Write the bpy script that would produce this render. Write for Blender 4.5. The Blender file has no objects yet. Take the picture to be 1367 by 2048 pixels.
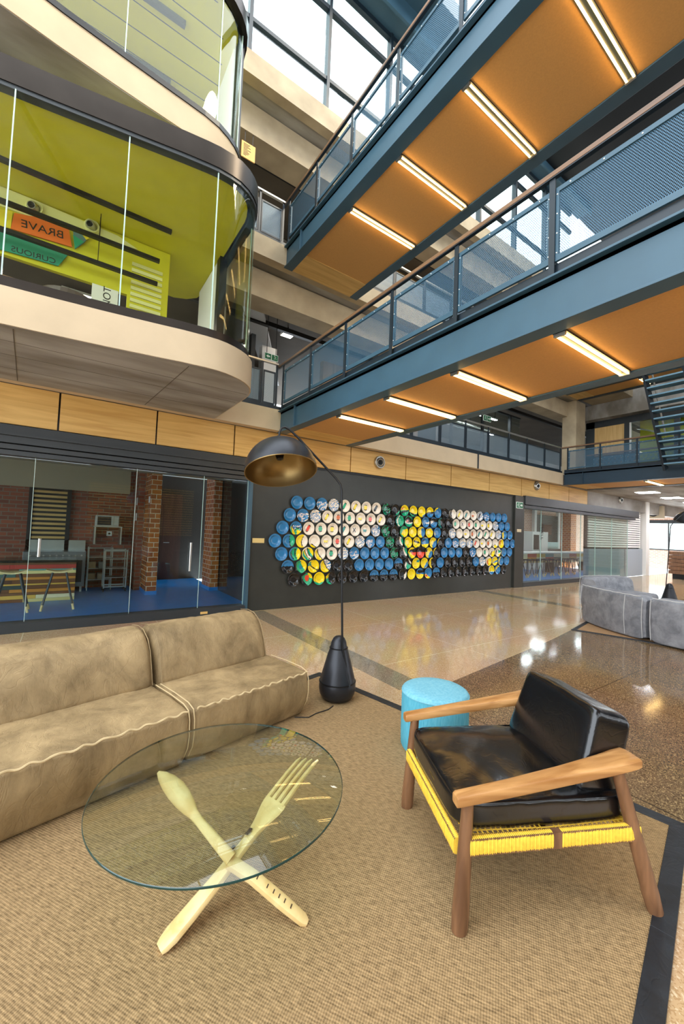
import bpy, bmesh, math, random
from mathutils import Vector, Matrix, noise
R = math.radians
S = bpy.context.scene
C = S.collection
PI = math.pi

# ------------------------------------------------------------------ camera, world, exposure
cam_d = bpy.data.cameras.new('camera'); cam = bpy.data.objects.new('camera', cam_d); C.objects.link(cam)
cam_d.sensor_fit = 'VERTICAL'; cam_d.sensor_height = 36.0; cam_d.lens = 798.0*36.0/2048.0
cam_d.clip_start = 0.05; cam_d.clip_end = 300
rt = Vector((0.81850735, -0.57318873, 0.03873505)); dn = Vector((0.05659701, 0.01335611, -0.99830776)); fw = Vector((0.57170141, 0.81931453, 0.04337284))
up = -dn; bk = -fw
cam.matrix_world = Matrix(((rt.x, up.x, bk.x, 0), (rt.y, up.y, bk.y, 0), (rt.z, up.z, bk.z, 1.6), (0, 0, 0, 1)))
S.camera = cam
W = bpy.data.worlds.new('daylight'); S.world = W; W.use_nodes = True
bg = W.node_tree.nodes['Background']; bg.inputs[0].default_value = (0.86, 0.93, 1.0, 1); bg.inputs[1].default_value = 3.6
S.view_settings.view_transform = 'Standard'; S.view_settings.look = 'None'; S.view_settings.gamma = 1.0
S.view_settings.use_curve_mapping = False; S.view_settings.exposure = 0.5
sd = bpy.data.lights.new('sun', 'SUN'); sun = bpy.data.objects.new('sun', sd); C.objects.link(sun)
sd.energy = 1.6; sd.angle = R(12); sd.color = (1.0, 0.86, 0.62)
sun.rotation_euler = Vector((-0.55, 0.75, -0.8)).to_track_quat('-Z', 'Y').to_euler()

# ------------------------------------------------------------------ helpers
def lin(h):
    h = h.lstrip('#'); o = []
    for i in (0, 2, 4):
        c = int(h[i:i+2], 16)/255.0
        o.append(c/12.92 if c <= 0.04045 else ((c+0.055)/1.055)**2.4)
    return (o[0], o[1], o[2], 1.0)

class MB:
    def __init__(s): s.v = []; s.f = []; s.c = []; s.sm = []
    def add(s, vs, fs, col=None, smooth=False):
        n = len(s.v); s.v += [tuple(v) for v in vs]
        for f in fs: s.f.append(tuple(n+i for i in f)); s.c.append(col); s.sm.append(smooth)
        return s
    def box(s, x0, x1, y0, y1, z0, z1, col=None):
        return s.add([(x0,y0,z0),(x1,y0,z0),(x1,y1,z0),(x0,y1,z0),(x0,y0,z1),(x1,y0,z1),(x1,y1,z1),(x0,y1,z1)],
                     [(0,3,2,1),(4,5,6,7),(0,1,5,4),(1,2,6,5),(2,3,7,6),(3,0,4,7)], col)
    def obox(s, c, ax, ay, az, hx, hy, hz, col=None):
        c = Vector(c); ax = Vector(ax).normalized()*hx; ay = Vector(ay).normalized()*hy; az = Vector(az).normalized()*hz
        vs = [c+ax*i+ay*j+az*k for k in (-1,1) for i, j in ((-1,-1),(1,-1),(1,1),(-1,1))]
        return s.add(vs, [(0,3,2,1),(4,5,6,7),(0,1,5,4),(1,2,6,5),(2,3,7,6),(3,0,4,7)], col)
    def bar(s, a, b, w, h, upv=(0,0,1), col=None):
        a = Vector(a); b = Vector(b); d = (b-a); L = d.length; d.normalize(); u = Vector(upv)
        sd_ = d.cross(u)
        if sd_.length < 1e-4: sd_ = d.cross(Vector((0,1,0)))
        sd_.normalize(); u = sd_.cross(d)
        return s.obox((a+b)/2, d, sd_, u, L/2, w/2, h/2, col)
    def tube(s, pts, r, n=10, caps=True, col=None, sx=1.0):
        pts = [Vector(p) for p in pts]; N = len(pts)
        if not isinstance(r, (list, tuple)): r = [r]*N
        vs = []; prev = None
        for i, p in enumerate(pts):
            t = (pts[min(i+1, N-1)]-pts[max(i-1, 0)]).normalized()
            if prev is None:
                a = Vector((0,0,1)) if abs(t.z) < 0.9 else Vector((1,0,0))
                prev = t.cross(a).normalized()
            u = (prev - t*prev.dot(t)).normalized(); w = t.cross(u); prev = u
            for k in range(n):
                an = 2*PI*k/n; vs.append(p+(u*math.cos(an)*sx+w*math.sin(an))*r[i])
        fs = []
        for i in range(N-1):
            for k in range(n):
                fs.append((i*n+k, i*n+(k+1)%n, (i+1)*n+(k+1)%n, (i+1)*n+k))
        if caps: fs.append(tuple(range(n))[::-1]); fs.append(tuple((N-1)*n+k for k in range(n)))
        return s.add(vs, fs, col, True)
    def lathe(s, prof, c=(0,0,0), ax=(0,0,1), n=32, col=None, colf=None):
        c = Vector(c); ax = Vector(ax).normalized()
        a = Vector((1,0,0)) if abs(ax.x) < 0.9 else Vector((0,1,0))
        u = (a-ax*a.dot(ax)).normalized(); w = ax.cross(u)
        vs = []
        for r, h in prof:
            for k in range(n):
                an = 2*PI*k/n; vs.append(c+ax*h+(u*math.cos(an)+w*math.sin(an))*max(r, 1e-5))
        fs = []
        for i in range(len(prof)-1):
            for k in range(n): fs.append((i*n+k, i*n+(k+1)%n, (i+1)*n+(k+1)%n, (i+1)*n+k))
        return s.add(vs, fs, col, True)
    def prism(s, poly, z0, z1, col=None):
        n = len(poly)
        ar = sum(poly[i][0]*poly[(i+1)%n][1]-poly[(i+1)%n][0]*poly[i][1] for i in range(n))
        if ar < 0: poly = poly[::-1]
        vs = [(x,y,z0) for x,y in poly]+[(x,y,z1) for x,y in poly]
        fs = [tuple(range(n))[::-1], tuple(range(n,2*n))]+[(i,(i+1)%n,n+(i+1)%n,n+i) for i in range(n)]
        return s.add(vs, fs, col)
    def prismY(s, poly, y0, y1, col=None):      # polygon in (x, z), thickness along y
        n = len(poly)
        ar = sum(poly[i][0]*poly[(i+1)%n][1]-poly[(i+1)%n][0]*poly[i][1] for i in range(n))
        if ar < 0: poly = poly[::-1]
        vs = [(x,y0,z) for x,z in poly]+[(x,y1,z) for x,z in poly]
        fs = [tuple(range(n)), tuple(range(n,2*n))[::-1]]+[(i,n+i,n+(i+1)%n,(i+1)%n) for i in range(n)]
        return s.add(vs, fs, col)
    def ribbon(s, line, z0, z1, t, col=None):   # upright strip following a plan line, thickness t to the left
        n = len(line); off = []
        for i in range(n):
            a = Vector(line[max(i-1,0)]); b = Vector(line[min(i+1,n-1)]); d = (b-a).normalized()
            off.append((line[i][0]-d.y*t, line[i][1]+d.x*t))
        vs = []
        for i in range(n):
            vs += [(line[i][0],line[i][1],z0),(line[i][0],line[i][1],z1),(off[i][0],off[i][1],z1),(off[i][0],off[i][1],z0)]
        fs = []
        for i in range(n-1):
            for k in range(4): fs.append((i*4+k, (i+1)*4+k, (i+1)*4+(k+1)%4, i*4+(k+1)%4))
        fs.append((0,1,2,3)); fs.append(tuple((n-1)*4+k for k in (3,2,1,0)))
        return s.add(vs, fs, col)
    def build(s, name, mat, parent=None, bevel=0, smooth=None, origin=None):
        me = bpy.data.meshes.new(name)
        o = bpy.data.objects.new(name, me); C.objects.link(o)
        off = Vector((0,0,0))
        if parent is not None:
            o.parent = parent
            off = getloc(parent)
        elif origin is not None:
            off = Vector(origin); o.location = off
        LOC[o.name] = off
        me.from_pydata([tuple(Vector(v)-off) for v in s.v], [], s.f)
        me.materials.append(mat)
        if any(c is not None for c in s.c):
            at = me.color_attributes.new('paint', 'FLOAT_COLOR', 'CORNER'); li = 0
            buf = []
            for p, c in zip(me.polygons, s.c):
                c = c or (0.5,0.5,0.5,1)
                buf += list(c)*p.loop_total
            at.data.foreach_set('color', buf)
        for p, q in zip(me.polygons, s.sm): p.use_smooth = q if smooth is None else bool(smooth)
        if any(p.use_smooth for p in me.polygons) and (smooth is None or smooth == 'auto'):
            try: me.set_sharp_from_angle(angle=R(40))
            except Exception: pass
        bm = bmesh.new(); bm.from_mesh(me); bmesh.ops.recalc_face_normals(bm, faces=bm.faces); bm.to_mesh(me); bm.free()
        if bevel:
            m = o.modifiers.new('bevel', 'BEVEL'); m.width = bevel; m.segments = 2; m.limit_method = 'ANGLE'; m.angle_limit = R(40)
        return o
LOC = {}
def getloc(o):
    return LOC.get(o.name, Vector(o.location))

def tag(o, label=None, cat=None, group=None, kind=None):
    if label: o['label'] = label
    if cat: o['category'] = cat
    if group: o['group'] = group
    if kind: o['kind'] = kind
    return o
def thing(name, label, cat, loc=(0,0,0), group=None):
    o = bpy.data.objects.new(name, None); C.objects.link(o); o.location = loc; o.empty_display_size = 0.1
    LOC[o.name] = Vector(loc)
    return tag(o, label, cat, group)
def struct(name, mb, mat, bevel=0, smooth=None):
    return tag(mb.build(name, mat, None, bevel, smooth), kind='structure')
def one(name, mb, mat, label, cat, group=None, bevel=0, origin=None):
    return tag(mb.build(name, mat, None, bevel, origin=origin), label, cat, group)
def copy_tree(o, loc, label=None, group=None, rotz=None):
    c = o.copy(); C.objects.link(c); c.location = loc
    LOC[c.name] = Vector(loc)
    if rotz is not None: c.rotation_euler.z = rotz
    if label: c['label'] = label
    if group: c['group'] = group
    for ch in list(o.children):
        d = ch.copy(); C.objects.link(d); d.parent = c
        for g in list(ch.children):
            e = g.copy(); C.objects.link(e); e.parent = d
    return c

# ------------------------------------------------------------------ materials
def M(name, col, rough=0.6, metal=0.0, spec=0.5, var=0.0, vscale=4.0, bump=0.0, bscale=40.0, col2=None, stretch=(1,1,1), detail=6, coat=0.0, vthr=(0.3,0.7)):
    m = bpy.data.materials.new(name); m.use_nodes = True; nt = m.node_tree; b = nt.nodes['Principled BSDF']
    c = lin(col) if isinstance(col, str) else col
    b.inputs['Base Color'].default_value = c; b.inputs['Roughness'].default_value = rough; b.inputs['Metallic'].default_value = metal
    b.inputs['Specular IOR Level'].default_value = spec; b.inputs['Coat Weight'].default_value = coat; b.inputs['Coat Roughness'].default_value = 0.08
    tc = nt.nodes.new('ShaderNodeTexCoord'); mp = nt.nodes.new('ShaderNodeMapping'); mp.inputs['Scale'].default_value = stretch
    nt.links.new(tc.outputs['Object'], mp.inputs['Vector'])
    if var or col2:
        n = nt.nodes.new('ShaderNodeTexNoise'); n.inputs['Scale'].default_value = vscale; n.inputs['Detail'].default_value = detail
        nt.links.new(mp.outputs[0], n.inputs['Vector'])
        r = nt.nodes.new('ShaderNodeValToRGB'); r.color_ramp.elements[0].position = vthr[0]; r.color_ramp.elements[1].position = vthr[1]
        if col2: a, d = c, lin(col2)
        else: a = tuple(x*(1-var) for x in c[:3])+(1,); d = tuple(min(1,x*(1+var)) for x in c[:3])+(1,)
        r.color_ramp.elements[0].color = a; r.color_ramp.elements[1].color = d
        nt.links.new(n.outputs['Fac'], r.inputs['Fac']); nt.links.new(r.outputs['Color'], b.inputs['Base Color'])
    if bump:
        n2 = nt.nodes.new('ShaderNodeTexNoise'); n2.inputs['Scale'].default_value = bscale; n2.inputs['Detail'].default_value = 4
        nt.links.new(mp.outputs[0], n2.inputs['Vector'])
        bp = nt.nodes.new('ShaderNodeBump'); bp.inputs['Strength'].default_value = bump; bp.inputs['Distance'].default_value = 0.01
        nt.links.new(n2.outputs['Fac'], bp.inputs['Height']); nt.links.new(bp.outputs[0], b.inputs['Normal'])
    return m
def node(nt, t, **kw):
    n = nt.nodes.new(t)
    for k, v in kw.items(): setattr(n, k, v)
    return n
def math_(nt, op, a, b=None, c=None):
    n = nt.nodes.new('ShaderNodeMath'); n.operation = op
    for i, x in enumerate((a, b, c)):
        if x is None: continue
        if isinstance(x, (int, float)): n.inputs[i].default_value = x
        else: nt.links.new(x, n.inputs[i])
    return n.outputs[0]
def emit(name, col, st):
    m = bpy.data.materials.new(name); m.use_nodes = True; nt = m.node_tree; nt.nodes.clear()
    e = nt.nodes.new('ShaderNodeEmission'); o = nt.nodes.new('ShaderNodeOutputMaterial')
    e.inputs[0].default_value = lin(col); e.inputs[1].default_value = st; nt.links.new(e.outputs[0], o.inputs[0]); return m
def glass(name, tint='#ffffff', refl=1.0, base=0.02):
    m = bpy.data.materials.new(name); m.use_nodes = True; nt = m.node_tree; nt.nodes.clear()
    o = nt.nodes.new('ShaderNodeOutputMaterial'); t = nt.nodes.new('ShaderNodeBsdfTransparent'); t.inputs[0].default_value = lin(tint)
    g = nt.nodes.new('ShaderNodeBsdfGlossy'); g.inputs['Roughness'].default_value = 0.0
    fr = nt.nodes.new('ShaderNodeFresnel'); ge = nt.nodes.new('ShaderNodeNewGeometry')
    nt.links.new(math_(nt, 'MULTIPLY_ADD', ge.outputs['Backfacing'], 1/1.5-1.5, 1.5), fr.inputs['IOR'])
    f = math_(nt, 'MULTIPLY_ADD', fr.outputs[0], refl, base)
    mx = nt.nodes.new('ShaderNodeMixShader'); nt.links.new(f, mx.inputs[0]); nt.links.new(t.outputs[0], mx.inputs[1]); nt.links.new(g.outputs[0], mx.inputs[2])
    nt.links.new(mx.outputs[0], o.inputs[0]); return m
def painted(name, rough=0.35, spec=0.5, coat=0.0):
    m = bpy.data.materials.new(name); m.use_nodes = True; nt = m.node_tree; b = nt.nodes['Principled BSDF']
    a = nt.nodes.new('ShaderNodeVertexColor'); a.layer_name = 'paint'
    nt.links.new(a.outputs[0], b.inputs['Base Color']); b.inputs['Roughness'].default_value = rough; b.inputs['Specular IOR Level'].default_value = spec
    b.inputs['Coat Weight'].default_value = coat; return m
def brick(name, c1, c2, mortar, sx, sy, ms, rough=0.5, bump=0.3, off=0.5):
    m = bpy.data.materials.new(name); m.use_nodes = True; nt = m.node_tree; b = nt.nodes['Principled BSDF']
    tc = nt.nodes.new('ShaderNodeTexCoord'); sp = nt.nodes.new('ShaderNodeSeparateXYZ'); nt.links.new(tc.outputs['Object'], sp.inputs[0])
    u = math_(nt, 'ADD', sp.outputs[0], sp.outputs[1]); cb = nt.nodes.new('ShaderNodeCombineXYZ')
    nt.links.new(u, cb.inputs[0]); nt.links.new(sp.outputs[2], cb.inputs[1])
    br = nt.nodes.new('ShaderNodeTexBrick'); br.offset = off; nt.links.new(cb.outputs[0], br.inputs['Vector'])
    br.inputs['Color1'].default_value = lin(c1); br.inputs['Color2'].default_value = lin(c2); br.inputs['Mortar'].default_value = lin(mortar)
    br.inputs['Scale'].default_value = 1.0; br.inputs['Brick Width'].default_value = sx; br.inputs['Row Height'].default_value = sy
    br.inputs['Mortar Size'].default_value = ms; br.inputs['Bias'].default_value = 0.0
    nt.links.new(br.outputs['Color'], b.inputs['Base Color']); b.inputs['Roughness'].default_value = rough
    bp = nt.nodes.new('ShaderNodeBump'); bp.inputs['Strength'].default_value = bump; bp.inputs['Distance'].default_value = 0.005; bp.invert = True
    nt.links.new(br.outputs['Fac'], bp.inputs['Height']); nt.links.new(bp.outputs[0], b.inputs['Normal'])
    return m
def terrazzo(name, base, dark, light, joint, rough=0.16, jx=1.69, jy=1.69):
    m = bpy.data.materials.new(name); m.use_nodes = True; nt = m.node_tree; b = nt.nodes['Principled BSDF']
    tc = nt.nodes.new('ShaderNodeTexCoord')
    v = nt.nodes.new('ShaderNodeTexVoronoi'); v.inputs['Scale'].default_value = 150.0; nt.links.new(tc.outputs['Object'], v.inputs['Vector'])
    r = nt.nodes.new('ShaderNodeValToRGB'); cr = r.color_ramp; cr.interpolation = 'CONSTANT'
    cr.elements[0].position = 0; cr.elements[0].color = lin(dark); cr.elements[1].position = 0.24; cr.elements[1].color = lin(base)
    e = cr.elements.new(0.86); e.color = lin(light)
    sp0 = nt.nodes.new('ShaderNodeSeparateColor'); nt.links.new(v.outputs['Color'], sp0.inputs[0]); nt.links.new(sp0.outputs[0], r.inputs['Fac'])
    sp = nt.nodes.new('ShaderNodeSeparateXYZ'); nt.links.new(tc.outputs['Object'], sp.inputs[0])
    def ln(o, p, sh):
        f = math_(nt, 'FRACT', math_(nt, 'DIVIDE', math_(nt, 'ADD', o, sh), p))
        return math_(nt, 'LESS_THAN', f, 0.008/p*1.3)
    l = math_(nt, 'MAXIMUM', ln(sp.outputs[0], jx, 10-2.88+0.0), ln(sp.outputs[1], jy, 20.02))
    mx = nt.nodes.new('ShaderNodeMix'); mx.data_type = 'RGBA'; nt.links.new(l, mx.inputs['Factor']); nt.links.new(r.outputs[0], mx.inputs['A']); mx.inputs['B'].default_value = lin(joint)
    n = nt.nodes.new('ShaderNodeTexNoise'); n.inputs['Scale'].default_value = 0.8; nt.links.new(tc.outputs['Object'], n.inputs['Vector'])
    m2 = nt.nodes.new('ShaderNodeMix'); m2.data_type = 'RGBA'; m2.blend_type = 'MULTIPLY'; m2.inputs['Factor'].default_value = 0.25
    nt.links.new(mx.outputs['Result'], m2.inputs['A']); nt.links.new(n.outputs['Color'], m2.inputs['B'])
    nt.links.new(m2.outputs['Result'], b.inputs['Base Color'])
    rr = nt.nodes.new('ShaderNodeMapRange'); rr.inputs['To Min'].default_value = rough*0.8; rr.inputs['To Max'].default_value = rough*1.5
    nt.links.new(n.outputs['Fac'], rr.inputs[0]); nt.links.new(rr.outputs[0], b.inputs['Roughness'])
    b.inputs['Specular IOR Level'].default_value = 0.7
    return m
def perforated(name, col, pitch=0.0155, rad=0.31):
    m = bpy.data.materials.new(name); m.use_nodes = True; nt = m.node_tree; b = nt.nodes['Principled BSDF']; o = nt.nodes['Material Output']
    b.inputs['Base Color'].default_value = lin(col); b.inputs['Roughness'].default_value = 0.45; b.inputs['Metallic'].default_value = 0.2
    tc = nt.nodes.new('ShaderNodeTexCoord'); sp = nt.nodes.new('ShaderNodeSeparateXYZ'); nt.links.new(tc.outputs['Object'], sp.inputs[0])
    v = math_(nt, 'DIVIDE', sp.outputs[2], pitch*0.8); row = math_(nt, 'FLOOR', v)
    par = math_(nt, 'MULTIPLY', math_(nt, 'MODULO', row, 2.0), 0.5)
    u = math_(nt, 'ADD', math_(nt, 'DIVIDE', math_(nt, 'ADD', sp.outputs[0], sp.outputs[1]), pitch), par)
    fu = math_(nt, 'SUBTRACT', math_(nt, 'FRACT', u), 0.5); fv = math_(nt, 'MULTIPLY', math_(nt, 'SUBTRACT', math_(nt, 'FRACT', v), 0.5), 0.8)
    d = math_(nt, 'SQRT', math_(nt, 'ADD', math_(nt, 'MULTIPLY', fu, fu), math_(nt, 'MULTIPLY', fv, fv)))
    hole = math_(nt, 'LESS_THAN', d, rad)
    t = nt.nodes.new('ShaderNodeBsdfTransparent'); mx = nt.nodes.new('ShaderNodeMixShader')
    nt.links.new(hole, mx.inputs[0]); nt.links.new(b.outputs[0], mx.inputs[1]); nt.links.new(t.outputs[0], mx.inputs[2]); nt.links.new(mx.outputs[0], o.inputs[0])
    return m
def wood(name, a, b_, stretch=(1,12,12), scale=2.0, rough=0.45, rings=True, rot=0.0):
    m = bpy.data.materials.new(name); m.use_nodes = True; nt = m.node_tree; b = nt.nodes['Principled BSDF']
    tc = nt.nodes.new('ShaderNodeTexCoord'); mp = nt.nodes.new('ShaderNodeMapping'); mp.inputs['Scale'].default_value = stretch
    m0 = nt.nodes.new('ShaderNodeMapping'); m0.inputs['Rotation'].default_value = (0,0,R(rot)); nt.links.new(tc.outputs['Object'], m0.inputs[0]); nt.links.new(m0.outputs[0], mp.inputs[0])
    n = nt.nodes.new('ShaderNodeTexNoise'); n.inputs['Scale'].default_value = scale; n.inputs['Detail'].default_value = 8; n.inputs['Distortion'].default_value = 0.6
    nt.links.new(mp.outputs[0], n.inputs['Vector'])
    r = nt.nodes.new('ShaderNodeValToRGB'); r.color_ramp.elements[0].position = 0.32; r.color_ramp.elements[1].position = 0.68
    r.color_ramp.elements[0].color = lin(a); r.color_ramp.elements[1].color = lin(b_); nt.links.new(n.outputs['Fac'], r.inputs[0])
    nt.links.new(r.outputs[0], b.inputs['Base Color']); b.inputs['Roughness'].default_value = rough
    bp = nt.nodes.new('ShaderNodeBump'); bp.inputs['Strength'].default_value = 0.08; nt.links.new(n.outputs['Fac'], bp.inputs['Height']); nt.links.new(bp.outputs[0], b.inputs['Normal'])
    return m
def sisal(name):
    m = bpy.data.materials.new(name); m.use_nodes = True; nt = m.node_tree; b = nt.nodes['Principled BSDF']
    tc = nt.nodes.new('ShaderNodeTexCoord'); mp = nt.nodes.new('ShaderNodeMapping'); mp.inputs['Rotation'].default_value = (0, 0, R(-33)); nt.links.new(tc.outputs['Object'], mp.inputs[0])
    ns = nt.nodes.new('ShaderNodeTexNoise'); ns.inputs['Scale'].default_value = 30.0; nt.links.new(mp.outputs[0], ns.inputs['Vector'])
    va = nt.nodes.new('ShaderNodeVectorMath'); va.operation = 'MULTIPLY_ADD'; nt.links.new(ns.outputs['Color'], va.inputs[0]); va.inputs[1].default_value = (0.004,0.004,0); nt.links.new(mp.outputs[0], va.inputs[2])
    sp = nt.nodes.new('ShaderNodeSeparateXYZ'); nt.links.new(va.outputs[0], sp.inputs[0])
    a = math_(nt, 'SINE', math_(nt, 'MULTIPLY', sp.outputs[0], 2*PI/0.011)); c = math_(nt, 'SINE', math_(nt, 'MULTIPLY', sp.outputs[1], 2*PI/0.009))
    w = math_(nt, 'MULTIPLY_ADD', math_(nt, 'ADD', a, c), 0.25, 0.5)
    n = nt.nodes.new('ShaderNodeTexNoise'); n.inputs['Scale'].default_value = 9.0; n.inputs['Detail'].default_value = 10; n.inputs['Roughness'].default_value = 0.75
    m3 = nt.nodes.new('ShaderNodeMapping'); m3.inputs['Scale'].default_value = (9, 3.0, 1); nt.links.new(mp.outputs[0], m3.inputs[0]); nt.links.new(m3.outputs[0], n.inputs['Vector'])
    h = math_(nt, 'MULTIPLY_ADD', n.outputs['Fac'], 1.05, math_(nt, 'MULTIPLY', w, 0.30))
    r = nt.nodes.new('ShaderNodeValToRGB'); r.color_ramp.elements[0].position = 0.38; r.color_ramp.elements[1].position = 0.92
    r.color_ramp.elements[0].color = lin('#54422b'); r.color_ramp.elements[1].color = lin('#b8996e')
    nt.links.new(h, r.inputs[0]); nt.links.new(r.outputs[0], b.inputs['Base Color']); b.inputs['Roughness'].default_value = 0.9; b.inputs['Specular IOR Level'].default_value = 0.15
    bp = nt.nodes.new('ShaderNodeBump'); bp.inputs['Strength'].default_value = 0.6; bp.inputs['Distance'].default_value = 0.003; nt.links.new(w, bp.inputs['Height']); nt.links.new(bp.outputs[0], b.inputs['Normal'])
    return m
def leather(name, col, col2, rough, bump=0.25, vscale=5, stretch=(1,1,1), fine=120, wr=0.5):
    m = bpy.data.materials.new(name); m.use_nodes = True; nt = m.node_tree; b = nt.nodes['Principled BSDF']
    tc = nt.nodes.new('ShaderNodeTexCoord'); mp = nt.nodes.new('ShaderNodeMapping'); mp.inputs['Scale'].default_value = stretch; nt.links.new(tc.outputs['Object'], mp.inputs[0])
    n = nt.nodes.new('ShaderNodeTexNoise'); n.inputs['Scale'].default_value = vscale; n.inputs['Detail'].default_value = 12; n.inputs['Roughness'].default_value = 0.68; n.inputs['Distortion'].default_value = 0.4
    nt.links.new(mp.outputs[0], n.inputs['Vector'])
    r = nt.nodes.new('ShaderNodeValToRGB'); r.color_ramp.elements[0].position = 0.34; r.color_ramp.elements[1].position = 0.66
    r.color_ramp.elements[0].color = lin(col); r.color_ramp.elements[1].color = lin(col2); nt.links.new(n.outputs['Fac'], r.inputs[0]); nt.links.new(r.outputs[0], b.inputs['Base Color'])
    b.inputs['Roughness'].default_value = rough
    n2 = nt.nodes.new('ShaderNodeTexNoise'); n2.inputs['Scale'].default_value = fine; nt.links.new(tc.outputs['Object'], n2.inputs['Vector'])
    w = nt.nodes.new('ShaderNodeTexNoise'); w.inputs['Scale'].default_value = 7; w.inputs['Detail'].default_value = 3; w.inputs['Distortion'].default_value = 1.6; nt.links.new(mp.outputs[0], w.inputs['Vector'])
    wv = math_(nt, 'ABSOLUTE', math_(nt, 'SUBTRACT', w.outputs['Fac'], 0.5))
    hh = math_(nt, 'ADD', math_(nt, 'MULTIPLY', math_(nt, 'MINIMUM', wv, 0.05), 14*wr), math_(nt, 'MULTIPLY', n2.outputs['Fac'], 0.12))
    bp = nt.nodes.new('ShaderNodeBump'); bp.inputs['Strength'].default_value = bump; bp.inputs['Distance'].default_value = 0.01; nt.links.new(hh, bp.inputs['Height']); nt.links.new(bp.outputs[0], b.inputs['Normal'])
    return m

m_floor = terrazzo('beige_terrazzo', '#cbaa80', '#b8946a', '#ddc6a2', '#e6d2ae', rough=0.07)
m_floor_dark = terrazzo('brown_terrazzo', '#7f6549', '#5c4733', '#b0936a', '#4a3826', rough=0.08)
m_floor_grey = terrazzo('grey_terrazzo', '#93826a', '#76664f', '#b3a184', '#93826a', rough=0.09)
m_rug = sisal('sisal_weave'); m_rugb = leather('rug_binding', '#16181b', '#262b31', 0.45, 0.2, 8)
m_conc = M('board_concrete', '#9c8b70', 0.75, col2='#bba98a', vscale=1.6, bump=0.08, bscale=14, detail=10)
m_concg = M('grey_concrete', '#7b7469', 0.75, col2='#aaa69f', vscale=0.9, bump=0.15, bscale=9, detail=14, stretch=(.6,2.2,1), vthr=(.36,.62))
m_concw = M('cream_render', '#c2ad8e', 0.8, var=0.07, vscale=2.5, bump=0.05, bscale=20)
m_ply = wood('birch_ply', '#c79a52', '#e0b86e', (0.6,9,9), 1.6, 0.5)
m_plyv = wood('birch_ply_upright', '#c9a05e', '#dfbb7d', (9,9,0.6), 1.6, 0.5)
m_dark = M('charcoal_board', '#33342f', 0.32, var=0.12, vscale=3, spec=0.4)
m_lintel = M('charcoal_steel', '#2c3134', 0.4, var=0.08, vscale=3)
m_steel = M('blue_grey_paint', '#365464', 0.42, var=0.10, vscale=2.5, bump=0.03, bscale=20)
m_steel_shade = M('shaded_blue_grey_paint', '#1f3442', 0.42, var=0.1, vscale=2)  # darker copy of the bridge paint, shade put into the colour
m_tread = M('blue_lit_steel', '#5f8294', 0.45, var=0.08)  # pale blue holds the light on the tread undersides
m_steeld = M('dark_blue_paint', '#16222b', 0.4, var=0.1, vscale=2)
m_perf = perforated('perforated_steel', '#44687f', 0.0155, 0.365)
m_rail = wood('handrail_timber', '#5e4430', '#7d5c40', (9,0.6,9), 2.0, 0.35)
m_inox = M('stainless_steel', '#b9b7b0', 0.28, 0.9, var=0.05)
m_orange = M('orange_soffit_board', '#cb9653', 0.7, var=0.05, vscale=60, bump=0.05, bscale=200)
m_tube = emit('warm_tube_glow', '#ffd080', 15.0)
m_led = emit('led_panel_glow', '#fff3e6', 9.0)
m_ledb = emit('bright_led_glow', '#f4f6ff', 36.0)
m_glass = glass('clear_glass', '#eef6f4', 1.0, 0.02)
m_glassk = glass('kitchen_glass', '#eef7f8', 0.8, 0.0)
m_podglass = glass('pod_glass', '#f8fbf4', 0.7, 0.0)
m_edge = M('glass_edge', '#bcd6cd', 0.2, spec=0.6)
m_lime = M('lime_paint', '#d0c81c', 0.55, var=0.04, vscale=6)
m_limerefl = M('pale_lime_reflection', '#e0dd9a', 0.6)  # tone of things reflected in the pod glass, put into colour
m_band = M('bronzed_black_steel', '#3b3530', 0.3, 0.85, var=0.1)
m_soff = M('shaded_soffit_and_joint', '#5c5347', 0.8, var=0.15, vscale=1.2)  # darkened concrete holds the gallery ceilings' shade; also used for board joints
m_white = M('white_paint', '#e8e6df', 0.5)
m_black = M('black_metal', '#131416', 0.38, 0.3, var=0.05)
m_lampm = M('lamp_black_metal', '#303135', 0.36, 0.55, var=0.15, vscale=6)
m_lampi = M('lamp_brass_inside', '#8d7448', 0.33, 0.85, var=0.12, vscale=3)
m_paint = painted('glazed_paint', 0.22, 0.5, 0.4)
m_board = painted('painted_boards', 0.5)
m_bluefl = M('blue_vinyl', '#0a78c4', 0.35, var=0.08, vscale=6)
m_brick = brick('red_brown_brick', '#9a4b2c', '#743822', '#7d6a58', 0.23, 0.085, 0.009, 0.7)
m_tile = brick('glazed_brown_tile', '#c06a2a', '#9a4a20', '#e0c8a4', 0.2, 0.105, 0.006, 0.25, 0.3)
m_brickp = brick('pale_pink_brick', '#d8ab95', '#c69982', '#e6d8c8', 0.23, 0.085, 0.012, 0.7)
m_suede = leather('tan_suede', '#75603f', '#ab9167', 0.7, 0.35, 2.6, (1.6,1.6,.8), 240, 0.45)
m_suedeg = leather('grey_suede', '#6c6e74', '#9a9ba0', 0.6, 0.2, 5, (1,1,1), 300, 0.3)
m_seam = M('tan_seam', '#c3ab80', 0.7); m_seamg = M('pale_grey_seam', '#c9c9c8', 0.7)
m_bleather = leather('black_leather', '#06080b', '#0a0d11', 0.2, 0.12, 4, (1,1,1), 260, 0.35)
m_bleather.node_tree.nodes['Principled BSDF'].inputs['Specular IOR Level'].default_value = 0.55
m_bleather.node_tree.nodes['Principled BSDF'].inputs['Coat Weight'].default_value = 0.35
m_bleather.node_tree.nodes['Principled BSDF'].inputs['Coat Roughness'].default_value = 0.25
m_walnut = wood('oiled_walnut', '#60412b', '#8a6243', (9,9,1.0), 3.0, 0.38)
m_arm = wood('oiled_oak_arm', '#93602f', '#c4925a', (1.2,11,11), 2.2, 0.36, rot=27.4)
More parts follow.
